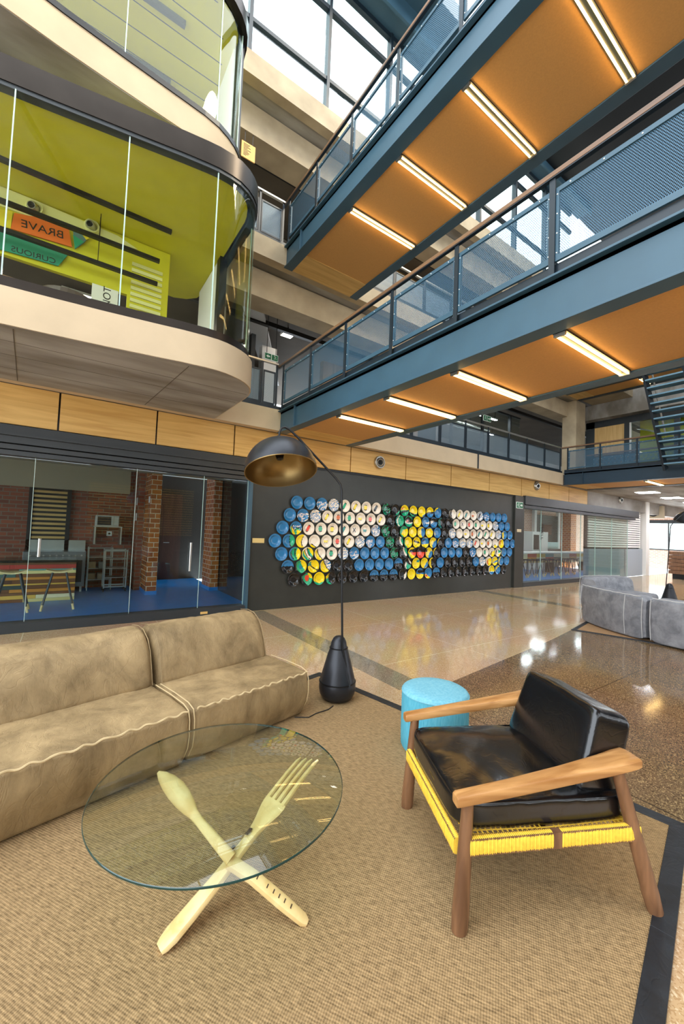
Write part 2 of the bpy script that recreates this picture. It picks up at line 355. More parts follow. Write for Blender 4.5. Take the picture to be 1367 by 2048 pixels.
m_pine = wood('pale_pine', '#dcb877', '#f0d59c', (4,4,4), 3.0, 0.5)
m_pined = M('dark_knot', '#4a3320', 0.6)
m_rope = M('yellow_cord', '#f2c640', 0.65, var=0.12, vscale=60)
m_pouf = M('turquoise_weave', '#3f9db8', 0.85, col2='#68b9cc', vscale=12, stretch=(18,18,1.5), bump=0.25, bscale=160)
m_pouft = M('pale_turquoise_weave', '#64a9bf', 0.85, col2='#80bccb', vscale=60, bump=0.25, bscale=200)
m_tglass = glass('table_glass', '#f2f8f3', 1.0, 0.015)
m_tedge = M('dark_green_glass_edge', '#0d3a38', 0.12, spec=0.8)
m_sky = M('pale_ceiling', '#c6c3ba', 0.8)
m_green = M('exit_green', '#0b6b45', 0.5); 
PAINT=[('y',[(6.7,2.26),(8.1,2.29),(8.14,1.6),(7.98,1.22),(7.83,0.91),(7.85,0.4),(6.97,0.42),(6.95,0.67),(7.09,0.77),(7.1,0.94),(6.96,1.1),(6.82,1.26),(6.67,1.54),(6.66,1.71),(6.52,1.78),(6.51,1.98),(6.66,2.08)]),('g',[(6.65,2.11),(6.95,2.14),(6.95,2.0),(7.11,2.01),(7.09,1.85),(7.1,1.72),(6.93,1.68),(6.81,1.64),(6.75,1.54),(6.82,1.47),(6.87,1.36),(6.92,1.26),(6.95,1.21),(6.96,1.11),(7.11,0.94),(6.96,0.97),(6.83,1.22),(6.67,1.49),(6.65,1.7),(6.51,1.78),(6.5,1.97)]),('y',[(6.84,2.25),(6.94,2.17),(6.95,2.14),(6.79,2.13),(6.78,2.23)]),('g',[(6.96,2.1),(7.22,2.05),(7.17,1.97),(6.99,1.95)]),('t',[(6.5,1.97),(6.59,1.98),(6.6,1.76),(6.52,1.78)]),('w',[(6.65,2.0),(6.68,2.0),(6.63,1.88),(6.67,1.71),(6.62,1.71),(6.59,1.88)]),('b',[(7.42,2.0),(7.57,2.1),(7.83,2.14),(7.91,2.15),(8.02,2.26),(8.12,2.28),(8.16,1.46),(7.89,1.46),(7.84,1.64),(7.74,1.72),(7.53,1.68),(7.47,1.75),(7.41,1.87)]),('y',[(7.39,1.98),(7.45,2.0),(7.42,1.88),(7.47,1.72),(7.41,1.79)]),('t',[(7.98,1.99),(8.14,2.0),(8.15,1.72),(8.01,1.77)]),('k',[(8.06,1.99),(8.1,1.99),(8.11,1.72),(8.07,1.72)]),('b',[(7.43,1.72),(7.55,1.69),(7.55,1.47),(7.44,1.46),(7.45,1.58)]),('y',[(7.64,1.66),(7.76,1.71),(7.85,1.61),(7.79,1.47),(7.63,1.48),(7.62,1.56)]),('y',[(7.88,1.66),(7.93,1.64),(7.98,1.53),(7.89,1.57)]),('b',[(7.41,1.47),(7.68,1.46),(7.69,1.32),(7.52,1.3),(7.41,1.3)]),('k',[(7.46,1.39),(7.6,1.43),(7.56,1.39),(7.46,1.35)]),('b',[(7.96,1.43),(8.03,1.3),(7.91,1.19),(7.82,1.2),(7.9,1.35)]),('b',[(7.8,1.16),(7.86,1.06),(7.74,0.93),(7.69,0.96),(7.75,1.05)]),('b',[(7.67,0.9),(7.69,0.75),(7.52,0.68),(7.62,0.78)]),('t',[(7.31,0.92),(7.38,0.91),(7.36,0.85),(7.31,0.85)]),('b',[(7.27,0.71),(7.85,0.7),(7.86,0.49),(7.78,0.45),(7.67,0.55),(7.28,0.56)]),('k',[(7.29,0.64),(7.54,0.66),(7.55,0.59),(7.41,0.57)]),('k',[(6.69,2.07),(6.79,2.11),(6.93,2.13),(6.94,2.1),(6.79,2.06),(6.71,2.03)]),('k',[(6.96,2.11),(7.08,2.08),(7.23,2.03),(7.16,2.0),(6.98,2.08)]),('k',[(7.57,2.1),(7.71,2.13),(7.83,2.14),(7.84,2.09),(7.69,2.1),(7.59,2.06)]),('k',[(6.84,1.91),(6.94,1.99),(7.05,1.93),(7.1,1.88),(7.1,1.81),(7.01,1.8),(6.86,1.82)]),('w',[(6.85,1.88),(6.9,1.87),(6.94,1.82),(7.1,1.84),(7.07,1.81),(6.96,1.79),(6.86,1.82)]),('r',[(6.99,1.87),(6.99,1.86),(6.97,1.84),(6.95,1.84),(6.93,1.84),(6.91,1.85),(6.91,1.87),(6.91,1.88),(6.93,1.89),(6.95,1.9),(6.97,1.9),(6.99,1.89)]),('w',[(6.97,1.87),(6.96,1.87),(6.96,1.86),(6.95,1.86),(6.94,1.86),(6.94,1.87),(6.93,1.87),(6.94,1.88),(6.94,1.88),(6.95,1.88),(6.96,1.88),(6.96,1.88)]),('k',[(7.71,1.94),(7.84,1.98),(7.96,1.96),(7.99,1.88),(7.88,1.87),(7.8,1.91),(7.73,1.88)]),('w',[(7.59,1.85),(7.69,1.88),(7.69,1.82),(7.6,1.83)]),('w',[(7.73,1.9),(7.81,1.91),(7.89,1.89),(7.79,1.83),(7.74,1.83)]),('k',[(7.15,1.41),(7.34,1.37),(7.39,1.33),(7.34,1.32),(7.18,1.36)]),('k',[(7.04,1.14),(7.22,1.21),(7.26,1.23),(7.38,1.25),(7.52,1.24),(7.69,1.16),(7.68,1.11),(7.59,1.1),(7.06,1.1)]),('r',[(7.1,1.1),(7.6,1.11),(7.61,1.04),(7.53,0.96),(7.39,0.92),(7.22,1.01),(7.14,1.05)]),('k',[(7.25,1.11),(7.27,1.11),(7.27,0.98),(7.26,0.98)]),('w',[(6.79,1.23),(6.83,1.22),(6.95,1.02),(6.9,1.01)]),('g',[(6.83,1.22),(6.96,1.09),(6.95,1.03)]),('w',[(6.67,1.48),(6.72,1.47),(6.79,1.25),(6.75,1.26)]),('g',[(6.72,1.47),(6.8,1.38),(6.8,1.26),(6.77,1.33)]),('g',[(6.94,0.87),(7.1,0.76),(6.95,0.67),(6.9,0.7)]),('w',[(6.9,0.76),(6.94,0.87),(6.97,0.82),(6.93,0.67)]),('w',[(6.98,0.96),(7.11,0.83),(7.08,0.81)]),('w',[(6.93,0.66),(6.85,0.41),(6.91,0.41),(6.95,0.59)]),('g',[(6.95,0.6),(6.91,0.42),(6.96,0.52)]),('r',[(6.72,2.18),(6.81,2.21),(6.79,2.15),(6.74,2.13)]),('r',[(7.58,0.56),(7.72,0.51),(7.69,0.47),(7.6,0.5)]),('g',[(3.71,1.6),(3.76,1.65),(3.83,1.55),(3.87,1.61),(3.94,1.6),(3.96,1.46),(3.83,1.43),(3.73,1.49)]),('y',[(3.74,1.64),(3.81,1.57),(3.83,1.44),(3.76,1.49)]),('y',[(3.88,1.56),(3.96,1.53),(3.92,1.44),(3.87,1.46)]),('k',[(3.75,1.66),(3.78,1.64),(3.83,1.55),(3.82,1.54),(3.75,1.63)]),('k',[(3.83,1.54),(3.87,1.61),(3.94,1.6),(3.97,1.53),(3.93,1.58),(3.87,1.59),(3.84,1.53)]),('g',[(3.72,1.45),(3.82,1.45),(3.84,1.36),(3.83,1.24),(3.75,1.22)]),('k',[(3.71,1.44),(3.72,1.44),(3.75,1.22),(3.73,1.23)]),('y',[(3.85,1.33),(3.88,1.44),(4.03,1.47),(4.0,1.32),(4.03,1.2),(3.89,1.19)]),('k',[(4.03,1.45),(4.04,1.45),(4.01,1.32),(4.02,1.21),(3.99,1.22),(3.99,1.32)]),('y',[(4.17,1.25),(4.25,1.27),(4.35,1.2),(4.24,1.18)]),('k',[(4.18,1.27),(4.25,1.28),(4.35,1.21),(4.34,1.19),(4.24,1.26)]),('g',[(3.78,1.16),(3.83,1.2),(3.92,1.2),(3.91,1.06),(3.96,0.95),(3.83,0.93),(3.78,1.06)]),('y',[(3.9,1.2),(4.0,1.11),(3.98,0.94),(3.91,0.96),(3.89,1.06)]),('k',[(3.77,1.14),(3.78,1.14),(3.79,1.06),(3.83,0.96),(3.81,0.96),(3.77,1.06)]),('k',[(3.85,1.18),(3.87,1.18),(3.87,1.06),(3.89,0.96),(3.88,0.96),(3.85,1.06)]),('y',[(4.0,1.11),(4.12,1.2),(4.28,1.2),(4.31,0.98),(4.16,0.92),(4.03,0.98)]),('g',[(4.03,1.15),(4.09,1.07),(4.2,0.94),(4.13,0.93),(4.02,1.04)]),('w',[(4.07,1.2),(4.12,1.2),(4.17,1.08),(4.25,0.95),(4.2,0.94),(4.13,1.04)]),('g',[(4.16,1.2),(4.21,1.11),(4.27,1.02),(4.23,0.99),(4.14,1.13)]),('k',[(4.06,1.16),(4.08,1.16),(4.14,1.04),(4.2,0.97),(4.19,0.96),(4.12,1.04)]),('k',[(4.12,1.2),(4.14,1.2),(4.18,1.08),(4.26,0.98),(4.24,0.97),(4.16,1.08)]),('y',[(4.3,1.11),(4.36,1.18),(4.42,1.06),(4.51,0.94),(4.37,0.93)]),('k',[(4.35,1.18),(4.38,1.18),(4.43,1.07),(4.53,0.94),(4.5,0.94),(4.41,1.06)]),('g',[(3.89,0.91),(3.97,0.94),(4.05,0.81),(4.12,0.72),(4.03,0.66),(3.91,0.76)]),('y',[(3.97,0.95),(4.14,0.94),(4.15,0.75),(4.1,0.73),(4.05,0.82)]),('b',[(3.97,0.85),(4.03,0.82),(4.04,0.76),(3.98,0.78)]),('y',[(4.15,0.93),(4.43,0.95),(4.44,0.71),(4.29,0.65),(4.17,0.73)]),('t',[(4.16,0.88),(4.23,0.92),(4.26,0.83),(4.16,0.82)]),('k',[(4.22,0.84),(4.27,0.82),(4.42,0.73),(4.39,0.72),(4.26,0.79)]),('y',[(4.45,0.89),(4.53,0.95),(4.68,0.71),(4.58,0.65),(4.47,0.73)]),('k',[(4.52,0.94),(4.54,0.95),(4.69,0.71),(4.67,0.71)]),('g',[(4.03,0.61),(4.14,0.69),(4.3,0.58),(4.27,0.48),(4.19,0.41),(4.09,0.52)]),('y',[(4.16,0.69),(4.29,0.65),(4.3,0.56),(4.19,0.59)]),('r',[(4.21,0.57),(4.21,0.54),(4.19,0.52),(4.17,0.51),(4.14,0.52),(4.12,0.55),(4.11,0.58),(4.12,0.61),(4.13,0.63),(4.16,0.64),(4.19,0.63),(4.21,0.61)]),('g',[(4.3,0.55),(4.59,0.53),(4.59,0.39),(4.32,0.4)]),('y',[(4.29,0.7),(4.59,0.69),(4.6,0.51),(4.45,0.46),(4.3,0.52)]),('y',[(4.6,0.6),(4.7,0.67),(4.68,0.54),(4.63,0.49)]),('g',[(4.61,0.53),(4.67,0.57),(4.71,0.48),(4.77,0.41),(4.64,0.44)]),('y',[(10.85,1.68),(10.98,1.72),(11.01,1.56),(10.91,1.48),(10.86,1.56)]),('k',[(10.89,1.68),(10.92,1.68),(10.92,1.56),(10.9,1.56)]),('y',[(10.47,1.27),(10.58,1.32),(10.68,1.24),(10.52,1.19)]),('k',[(10.47,1.28),(10.56,1.33),(10.63,1.3),(10.56,1.31)]),('y',[(10.72,1.44),(10.91,1.5),(10.95,1.3),(10.85,1.19),(10.73,1.26)]),('o',[(10.76,1.44),(10.85,1.46),(10.84,1.32),(10.78,1.32)]),('y',[(10.35,1.03),(10.52,1.18),(10.54,0.99),(10.38,0.93)]),('k',[(10.35,1.05),(10.42,1.15),(10.44,1.13),(10.37,0.99)]),('g',[(10.72,1.17),(10.84,1.13),(10.75,1.07)]),('y',[(10.71,1.03),(10.82,1.07),(10.81,0.95),(10.71,0.97)]),('k',[(10.62,1.16),(10.68,1.2),(10.64,1.03),(10.61,1.05)]),('y',[(10.82,1.11),(10.93,1.22),(10.89,0.97)]),('y',[(10.24,0.9),(10.38,0.97),(10.39,0.7),(10.19,0.68)]),('o',[(10.18,0.84),(10.24,0.91),(10.26,0.74),(10.18,0.73)]),('y',[(10.39,0.89),(10.53,0.98),(10.69,0.89),(10.68,0.72),(10.52,0.68),(10.39,0.76)]),('b',[(10.45,0.77),(10.65,0.87),(10.68,0.83),(10.54,0.77)]),('y',[(10.7,0.85),(10.86,0.98),(10.81,0.85),(10.76,0.69),(10.7,0.72)]),('y',[(10.25,0.63),(10.38,0.71),(10.54,0.66),(10.53,0.53),(10.27,0.53)]),('b',[(10.26,0.52),(10.53,0.53),(10.48,0.42),(10.29,0.44)]),('y',[(10.53,0.56),(10.7,0.71),(10.75,0.68),(10.58,0.51)])]
# ================================================================== FLOOR
struct('floor', MB().box(-9, 34, -9, 7.22, -0.2, 0), m_floor)
struct('floor', MB().box(2.88, 3.22, 3.0, 7.1, 0.0, 0.002), m_floor_grey)
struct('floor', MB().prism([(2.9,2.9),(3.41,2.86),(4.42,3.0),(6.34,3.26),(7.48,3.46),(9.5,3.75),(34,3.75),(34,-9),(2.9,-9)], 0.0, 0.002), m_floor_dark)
struct('floor', MB().box(9.7, 10.05, 3.7, 7.1, 0.0, 0.0025), m_floor_grey)
# ================================================================== LEFT WALL, ground storey
struct('wall_left', MB().box(2.9, 11.52, 7.15, 7.32, 0, 2.87), m_dark)
struct('wall_left', MB().box(11.52, 12.02, 7.09, 7.32, 0, 2.87), m_dark)
struct('trim_1', MB().box(2.84, 2.9, 7.1, 7.2, 0, 2.5), m_steel, 0.004)
lt = MB().box(-9, 2.9, 7.13, 7.3, 2.62, 2.87).box(-9, 2.9, 7.09, 7.3, 2.72, 2.745)
struct('wall_left', lt, m_lintel)
struct('trim_2', MB().box(-9, 2.9, 7.11, 7.28, 2.53, 2.60).box(-9, 2.9, 7.13, 7.28, 2.45, 2.52), m_lintel, 0.004)
struct('trim_3', MB().box(12.02, 21.2, 7.05, 7.3, 2.62, 2.90).box(12.02, 20.9, 7.08, 7.3, 2.5, 2.6), m_lintel, 0.004)
struct('wall_left', MB().box(2.9, 12.02, 7.13, 7.3, 2.83, 2.87), m_black)
struct('baseboard_left', MB().box(-9, 2.84, 7.08, 7.3, 0, 0.13), m_lintel, 0.004)
struct('baseboard_left', MB().box(12.02, 17.2, 7.08, 7.3, 0, 0.14), m_lintel, 0.004)
# timber panels above, with black shadow gaps
struct('wall_left', MB().box(-9, 16.6, 7.2, 7.4, 2.87, 3.5), m_black)
xs = [-5.41,-4.09,-2.77,-1.45,-0.13,1.19,2.51,3.85,5.17,6.86,8.54,10.25,11.94,13.63,15.0,16.45]
for i in range(len(xs)-1):
    struct('trim_%d' % (10+i), MB().box(xs[i]+0.012, xs[i+1]-0.012, 7.15, 7.2, 2.885, 3.44), m_ply, 0.002)
struct('wall_left', MB().box(16.45, 34, 7.15, 7.45, 2.9, 3.5), m_concg)
# fascia and storey slabs
def slab(z0, z1, x1):
    struct('floor', MB().box(-9, x1, 6.9, 15, z0, z1), m_concw)
struct('wall_left', MB().box(-9, 14.05, 6.9, 7.06, 3.43, 3.83), m_concw)
struct('floor', MB().box(-9, 34, 7.06, 15, 3.45, 3.83), m_concg)
struct('wall_left', MB().box(-9, 15.2, 6.9, 7.1, 6.66, 7.05), m_conc)
struct('ceiling', MB().box(-9, 34, 7.1, 15, 6.68, 7.05), m_concg)
struct('ceiling', MB().box(-9, 34, 7.84, 15, 6.655, 6.68), m_soff)
struct('wall_left', MB().box(-9, 34, 7.32, 7.84, 6.11, 6.66), m_conc)
struct('wall_left', MB().box(-9, 15.2, 6.9, 7.1, 9.95, 10.40), m_conc)
struct('ceiling', MB().box(-9, 34, 7.1, 15, 9.97, 10.40), m_concg)
struct('ceiling', MB().box(-9, 34, 7.95, 15, 9.94, 9.97), m_soff)
struct('wall_left', MB().box(-9, 14.05, 6.93, 7.0, 3.83, 3.9).box(-9, 14.05, 6.93, 7.0, 7.05, 7.12), m_steeld)
struct('wall_left', MB().box(-9, 34, 7.38, 7.95, 9.34, 9.95), m_conc)
struct('trim_30', MB().box(-9, 34, 7.98, 8.1, 9.45, 9.52), m_black)
struct('trim_31', MB().box(-9, 34, 8.4, 8.5, 6.2, 6.3), m_black)
# end of the hall: upper storeys carried across beyond the far bridge
struct('floor', MB().box(16.2, 34, -9, 7.15, 3.43, 3.83), m_concg)
struct('ceiling', MB().box(16.2, 34, -9, 6.9, 6.66, 7.05), m_concg)
struct('wall_far', MB().box(16.2, 16.6, -9, 7.3, 6.11, 6.66), m_concg)
struct('wall_far', MB().box(15.25, 16.2, 5.6, 6.9, 6.66, 7.2), m_conc)
# concrete columns
struct('wall_left', MB().box(15.15, 15.85, 7.0, 7.5, 3.83, 6.66), m_conc, 0.01)
struct('trim_61', MB().box(9.32, 9.37, 6.885, 6.9, 3.43, 3.83), m_lintel)
struct('wall_left', MB().box(22.2, 22.6, 7.1, 7.6, 0, 3.45), m_white, 0.01)
# ground floor far end wall with its window
struct('wall_far', MB().box(29.5, 29.8, -9, 15, 0, 1.1).box(29.5, 29.8, -9, 15, 2.9, 3.45).box(29.5, 29.8, -9, 7.4, 1.1, 2.9).box(29.5, 29.8, 9.4, 15, 1.1, 2.9), m_brickp)
w = tag(MB().box(29.48, 29.56, 7.4, 7.46, 1.1, 2.9).box(29.48, 29.56, 9.34, 9.4, 1.1, 2.9).box(29.48, 29.56, 7.4, 9.4, 1.1, 1.17).box(29.48, 29.56, 7.4, 9.4, 2.7, 2.9).box(29.49, 29.55, 8.3, 8.36, 1.1, 2.9).build('window_1', m_lintel), kind='structure')
MB().box(29.51, 29.52, 7.46, 9.34, 1.17, 2.7).build('pane', m_glass, w)
struct('wall_far', MB().box(21.4, 29.5, 12.5, 12.7, 0, 3.45), m_brickp)
# clerestory on the top storey
XM = [-2.9, -1.15, 0.6, 2.35, 4.06, 5.77, 7.5, 9.25, 11.0, 12.75, 14.5]
for i, x in enumerate(XM[:-1]):
    x2 = XM[i+1]
    f = MB().box(x-0.035, x+0.035, 6.93, 7.08, 10.4, 13.5)
    f.box(x, x2, 6.95, 7.05, 11.05, 11.13).box(x, x2, 6.95, 7.05, 12.62, 12.71).box(x, x2, 6.95, 7.05, 10.4, 10.44).box(x, x2, 6.95, 7.05, 13.3, 13.42)
    w = tag(f.build('window_%d' % (i+2), m_steeld), kind='structure')
    MB().box(x+0.035, x2-0.035, 6.99, 7.0, 10.44, 13.3).build('pane', m_glass, w)
# ghostly gallery seen behind the clerestory: pale ceiling and piers
struct('wall_upper', MB().box(-9, 34, 10.5, 10.7, 10.4, 11.6), m_white)
for k in range(8):
    struct('wall_upper', MB().box(-3+2.3*k, -2.5+2.3*k, 9.2, 9.7, 10.4, 12.6), m_white)
# roof: edge channel, beams and the dark soffit beyond
rf = MB().box(-9, 15, 6.55, 6.98, 13.42, 13.5).box(-9, 15, 6.5, 6.56, 13.3, 13.8).box(-9, 15, 5.95, 6.0, 13.6, 14.0)
rf.box(-9, 15, 6.0, 6.5, 13.75, 13.8)
struct('trim_32', rf, m_steel)
for k in range(4):
    x = -4.5+5.2*k
    struct('trim_%d' % (33+k), MB().box(x-0.06, x+0.06, -9, 5.95, 14.0, 14.25), m_steel)
struct('ceiling', MB().box(11.85, 34, -9, 6.98, 13.5, 13.7), m_black)
struct('ceiling', MB().box(-9, 11.85, -9, -3.5, 14.4, 14.6), m_concg)
# opposite side of the hall, behind the viewer (closes the room for reflections)
struct('wall_right', MB().box(-9, 14, -9.3, -9, 0, 4.3).box(14, 34, -9.3, -9, 3.4, 4.3).box(-9, 34, -9.3, -9, 6.4, 7.6).box(-9, 34, -9.3, -9, 9.8, 14.4), M('opposite_wall', '#6d5f50', 0.8))
pw = MB()
for k in range(9): pw.box(-9+5*k, -7.6+5*k, -9.28, -9.02, 0, 14.4)
struct('wall_right', pw, m_conc)
lv = MB()
for k in range(20): lv.box(1.0, 6.0, -8.97, -8.92, 0.9+.13*k, 0.97+.13*k)
struct('wall_right', lv, m_ply)

# ================================================================== POD (curved glass meeting room)
P1 = [(-5,5.6),(-3,5.26),(-2,5.12),(-1.2,5.01),(-.6,4.94),(-.2,4.9),(.24,4.85),(.72,4.78),(1.0,4.735),(1.26,4.71),(1.4,4.71),(1.51,4.73),(1.62,4.77),(1.72,4.82),(1.82,4.89),(1.90,4.97),(1.96,5.06),(2.01,5.18),(2.045,5.32),(2.06,5.5),(2.06,5.88),(2.06,6.9)]
PBD = [(-5,6.0),(-3,5.63),(-2,5.43),(-.77,5.2),(-.35,5.13),(.1,5.05),(.5,4.98),(.94,4.9),(1.2,4.86),(1.34,4.845),(1.5,4.85),(1.63,4.87),(1.76,4.93),(1.85,5.0),(1.94,5.1),(2.0,5.22),(2.04,5.36),(2.06,5.5),(2.06,5.9),(2.06,6.9)]
def inset(line, t):
    out = []
    n = len(line)
    for i in range(n):
        a = Vector(line[max(i-1,0)]); b = Vector(line[min(i+1,n-1)]); d = (b-a).normalized()
        out.append((line[i][0]-d.y*t, line[i][1]+d.x*t))
    return out
pod = thing('glass_pod', 'lower curved glass meeting pod with black rim and lime ceiling', 'meeting pod', (0, 5.5, 3.43))
MB().prism(P1+[(-5,6.9)], 3.43, 3.80).build('floor_slab', m_concw, pod, smooth='auto')
MB().prism(inset(P1,.015)+[(-5,6.9)], 3.425, 3.43).build('slab_soffit', m_concg, pod)['label'] = 'grey board-marked concrete underside'
jt = MB()
jt.bar((1.1,4.8,3.424),(0.95,6.85,3.424),.008,.003).bar((-.5,5.0,3.424),(-.6,6.85,3.424),.008,.003).bar((-3,5.9,3.424),(2.0,5.75,3.424),.003,.003).bar((-3,5.45,3.424),(2.0,5.3,3.424),.003,.003).bar((-3,6.4,3.424),(2.0,6.3,3.424),.003,.003)
jt.build('board_joint', m_soff, pod)
MB().ribbon(inset(P1,0.05), 3.80, 3.92, 0.14).build('sill_rail', m_band, pod, smooth='auto')
G1 = inset(PBD, 0.03)
MB().ribbon(PBD, 6.0, 6.27, 0.14).build('rim_band', m_band, pod, smooth='auto')
MB().ribbon(inset(PBD,0.012), 5.955, 6.0, 0.10).build('head_channel', m_lintel, pod)
# panes between the upright joints
def panes(line, cuts, z0, z1, par, mat):
    segs = []; cur = [line[0]]; ci = 0
    for i in range(1, len(line)):
        cur.append(line[i])
        if ci < len(cuts) and i == cuts[ci]:
            segs.append(cur); cur = [line[i]]; ci += 1
    segs.append(cur)
    for sg in segs:
        g = MB().ribbon(sg, z0, z1, 0.012).build('glass_pane', mat, par, smooth='auto')
        x, y = sg[-1]
        MB().box(x-0.006, x+0.006, y-0.004, y+0.014, z0, z1).build('pane_edge', m_edge, g)
G1s = G1[:3]+[(-.64,5.19),(-.2,5.13),(.38,5.03)]+G1[6:]
panes(G1s, [3, 5, 9, 17], 3.92, 5.96, pod, m_podglass)
# ceiling and inside
MB().prism(inset(PBD,.14)[:-1]+[(1.92,6.5),(1.95,7.67),(1.90,7.95),(1.75,8.12),(1.53,8.22),(.88,8.2),(-5,8.2)], 6.0, 6.04).build('ceiling_panel', m_lime, pod)['label'] = 'lime green ceiling'
MB().box(1.88, 1.96, 6.62, 7.70, 3.83, 5.99).build('side_panel', m_white, pod)['label'] = 'white side panel'
MB().box(1.87, 1.99, 6.44, 6.60, 3.80, 6.0).build('corner_post', m_black, pod)
MB().prismY([(-5,5.1),(-5,5.99),(1.2,5.99),(1.2,4.75),(0.62,4.75),(0.62,5.1)], 6.92, 6.99).build('inner_bulkhead', m_lime, pod)
MB().prismY([(-5,5.70),(-5,5.99),(-.62,5.99),(0.45,5.95),(.72,5.86),(.5,5.84),(-.5,5.73)], 6.905, 6.92).build('inner_bulkhead', m_limerefl, pod)['label'] = 'pale lime strip painted for a reflected bulkhead'  # strip stands in for the opposite bulkhead mirrored in the glass
MB().ribbon(inset(PBD,.75)[:8]+[(1.1,5.7),(1.2,6.0),(1.2,6.88)], 6.05, 6.64, 0.2).build('upstand', m_concg, pod)
lvp = MB()
for k in range(9): lvp.box(.66,1.1,6.895,6.92,4.82+.095*k,4.87+.095*k)
lvp.build('reflected_slats', m_limerefl, pod)  # slats modelled from a striped reflection in the pod glass
for nm, x0, x1, y, z in (('a',-3.2,1.10,6.35,5.95),('b',-3.2,1.0,6.62,5.60),('c',-3.2,1.0,6.70,5.28)):
    o = one('linear_light', MB().box(x0, x1, y-.03, y+.03, z, z+.05).box(-2.0,-1.99,y-.005,y+.005,z,5.99).box(0.2,0.21,y-.005,y+.005,z,5.99), m_black,
        {'a':'black linear light fixed tight under the lime pod ceiling','b':'long black linear light hung before the orange banner in the pod','c':'lowest black linear light hung inside the glass pod'}[nm], 'light', 'black linear lights in the pod')
# banners
def bz(p): return [(x*.852, 1.6+(z-1.6)*.852) for x, z in p]
def banner(name, poly, col, label):
    b = thing(name, label, 'banner', (bz(poly)[0][0], 6.9, bz(poly)[0][1]))
    MB().prismY(bz(poly), 6.885, 6.90).build('board', M(name+'_paint', col, 0.6), b); return b
def text(body, x, y, z, size, mat, parent, mirror=False, rot=0.0, ext=0.002, normal='-y', name='lettering', sx=1.0):
    cu = bpy.data.curves.new('lettering_curve', 'FONT'); cu.body = body; cu.size = size; cu.extrude = ext; cu.align_x = 'CENTER'; cu.align_y = 'CENTER'
    tmp = bpy.data.objects.new('tmp', cu); C.objects.link(tmp); bpy.context.view_layer.update()
    me = bpy.data.meshes.new_from_object(tmp.evaluated_get(bpy.context.evaluated_depsgraph_get())); bpy.data.objects.remove(tmp)
    for v in me.vertices:
        a, b_ = v.co.x*sx*(-1 if mirror else 1), v.co.y
        a, b_ = a*math.cos(rot)-b_*math.sin(rot), a*math.sin(rot)+b_*math.cos(rot)
        off = getloc(parent) if parent else Vector((0,0,0))
        if normal == '-y': p = Vector((x+a, y-v.co.z, z+b_))
        else: p = Vector((x-v.co.z, y-a, z+b_))       # faces -x
        v.co = p-off
    me.materials.clear(); me.materials.append(mat)
    o = bpy.data.objects.new(name, me); C.objects.link(o)
    if parent: o.parent = parent; LOC[o.name] = getloc(parent)
    return o
m_ink = M('dark_ink', '#20221c', 0.6)
b = banner('orange_banner', [(-0.9,6.4),(-0.21,6.57),(-0.13,6.19),(-0.93,6.13)], '#e8701a', 'orange banner with mirrored BRAVE lettering inside the pod')
q = bz([(-.53,6.30)])[0]; text('BRAVE', q[0], 6.884, q[1], 0.15, m_ink, b, mirror=True, rot=0.10, sx=1.1)
b = banner('yellow_banner', [(-1.35,6.31),(-0.92,6.41),(-0.93,6.13),(-1.34,6.07)], '#e5d22a', 'yellow banner at the left edge inside the pod')
b = banner('teal_banner', [(-1.33,5.97),(-0.87,6.08),(-0.14,6.11),(-0.3,5.79),(-1.32,5.73)], '#1c8a6e', 'green teal banner with mirrored CURIOUS lettering inside the pod')
q = bz([(-.62,5.83)])[0]; text('CURIOUS', q[0], 6.884, q[1], 0.105, m_ink, b, mirror=True, rot=0.05, sx=1.1)
b = banner('kite_banner', [(-0.14,6.54),(0.13,6.57),(0.04,6.35),(-0.09,6.17)], '#5a7f83', 'grey kite shaped banner with a yellow stripe inside the pod')
MB().prismY(bz([(-0.08,6.55),(-0.01,6.57),(0.1,6.44),(0.06,6.40)]), 6.878, 6.885).build('stripe', M('stripe_yellow','#f0d820',0.6), b)
MB().prismY(bz([(-0.13,6.40),(0.03,6.35),(-0.09,6.18)]), 6.880, 6.8845).build('stripe', M('stripe_green','#23a57c',0.6), b)
t = thing('hanging_sign', 'white hanging strip with upright black letters NOT inside the pod', 'sign', (.35, 6.9, 5.1))
MB().box(.16,.50,6.895,6.905,4.74,5.09).build('board', m_white, t)
text('NOT', .36, 6.894, 4.95, .14, m_ink, t, rot=PI/2)
# round air nozzles
def nozzle(x, y, z, label, r=0.12, par=None, mat=None):
    t = thing('air_nozzle', label, 'air nozzle', (x, y, z))
    MB().lathe([(r,0),(r,.03),(r*.92,.055),(r*.8,.055),(r*.72,.03),(r*.66,.03)], (x,y,z), (0,-1,0), 32).build('ring', mat or m_inox, t)
    MB().lathe([(r*.66,.02),(r*.66,.07),(r*.5,.10),(r*.42,.10),(r*.36,.05),(0,.05)], (x,y,z), (-0.35,-1,-0.15), 32).build('jet', m_inox, t)
    MB().lathe([(r*.36,.052),(0,.052)], (x,y,z), (-0.35,-1,-0.15), 24).build('throat', m_black, t)
nozzle(-0.56, 6.905, 5.86, 'pale stand-in for a reflected air nozzle, nearer the orange banner', 0.10, mat=m_limerefl)  # this and the next model nozzles reflected in the pod glass
nozzle(0.11, 6.905, 5.92, 'pale stand-in for a reflected air nozzle, right one', 0.10, mat=m_limerefl)
nozzle(5.99, 7.15, 3.20, 'round steel air nozzle on the timber panels left above the plate mural', .15)
nozzle(12.8, 7.15, 3.29, 'round steel air nozzle on the timber panels above the exit sign', .15)
nozzle(19.4, 7.15, 3.31, 'round steel air nozzle on the grey concrete band far right', .15)
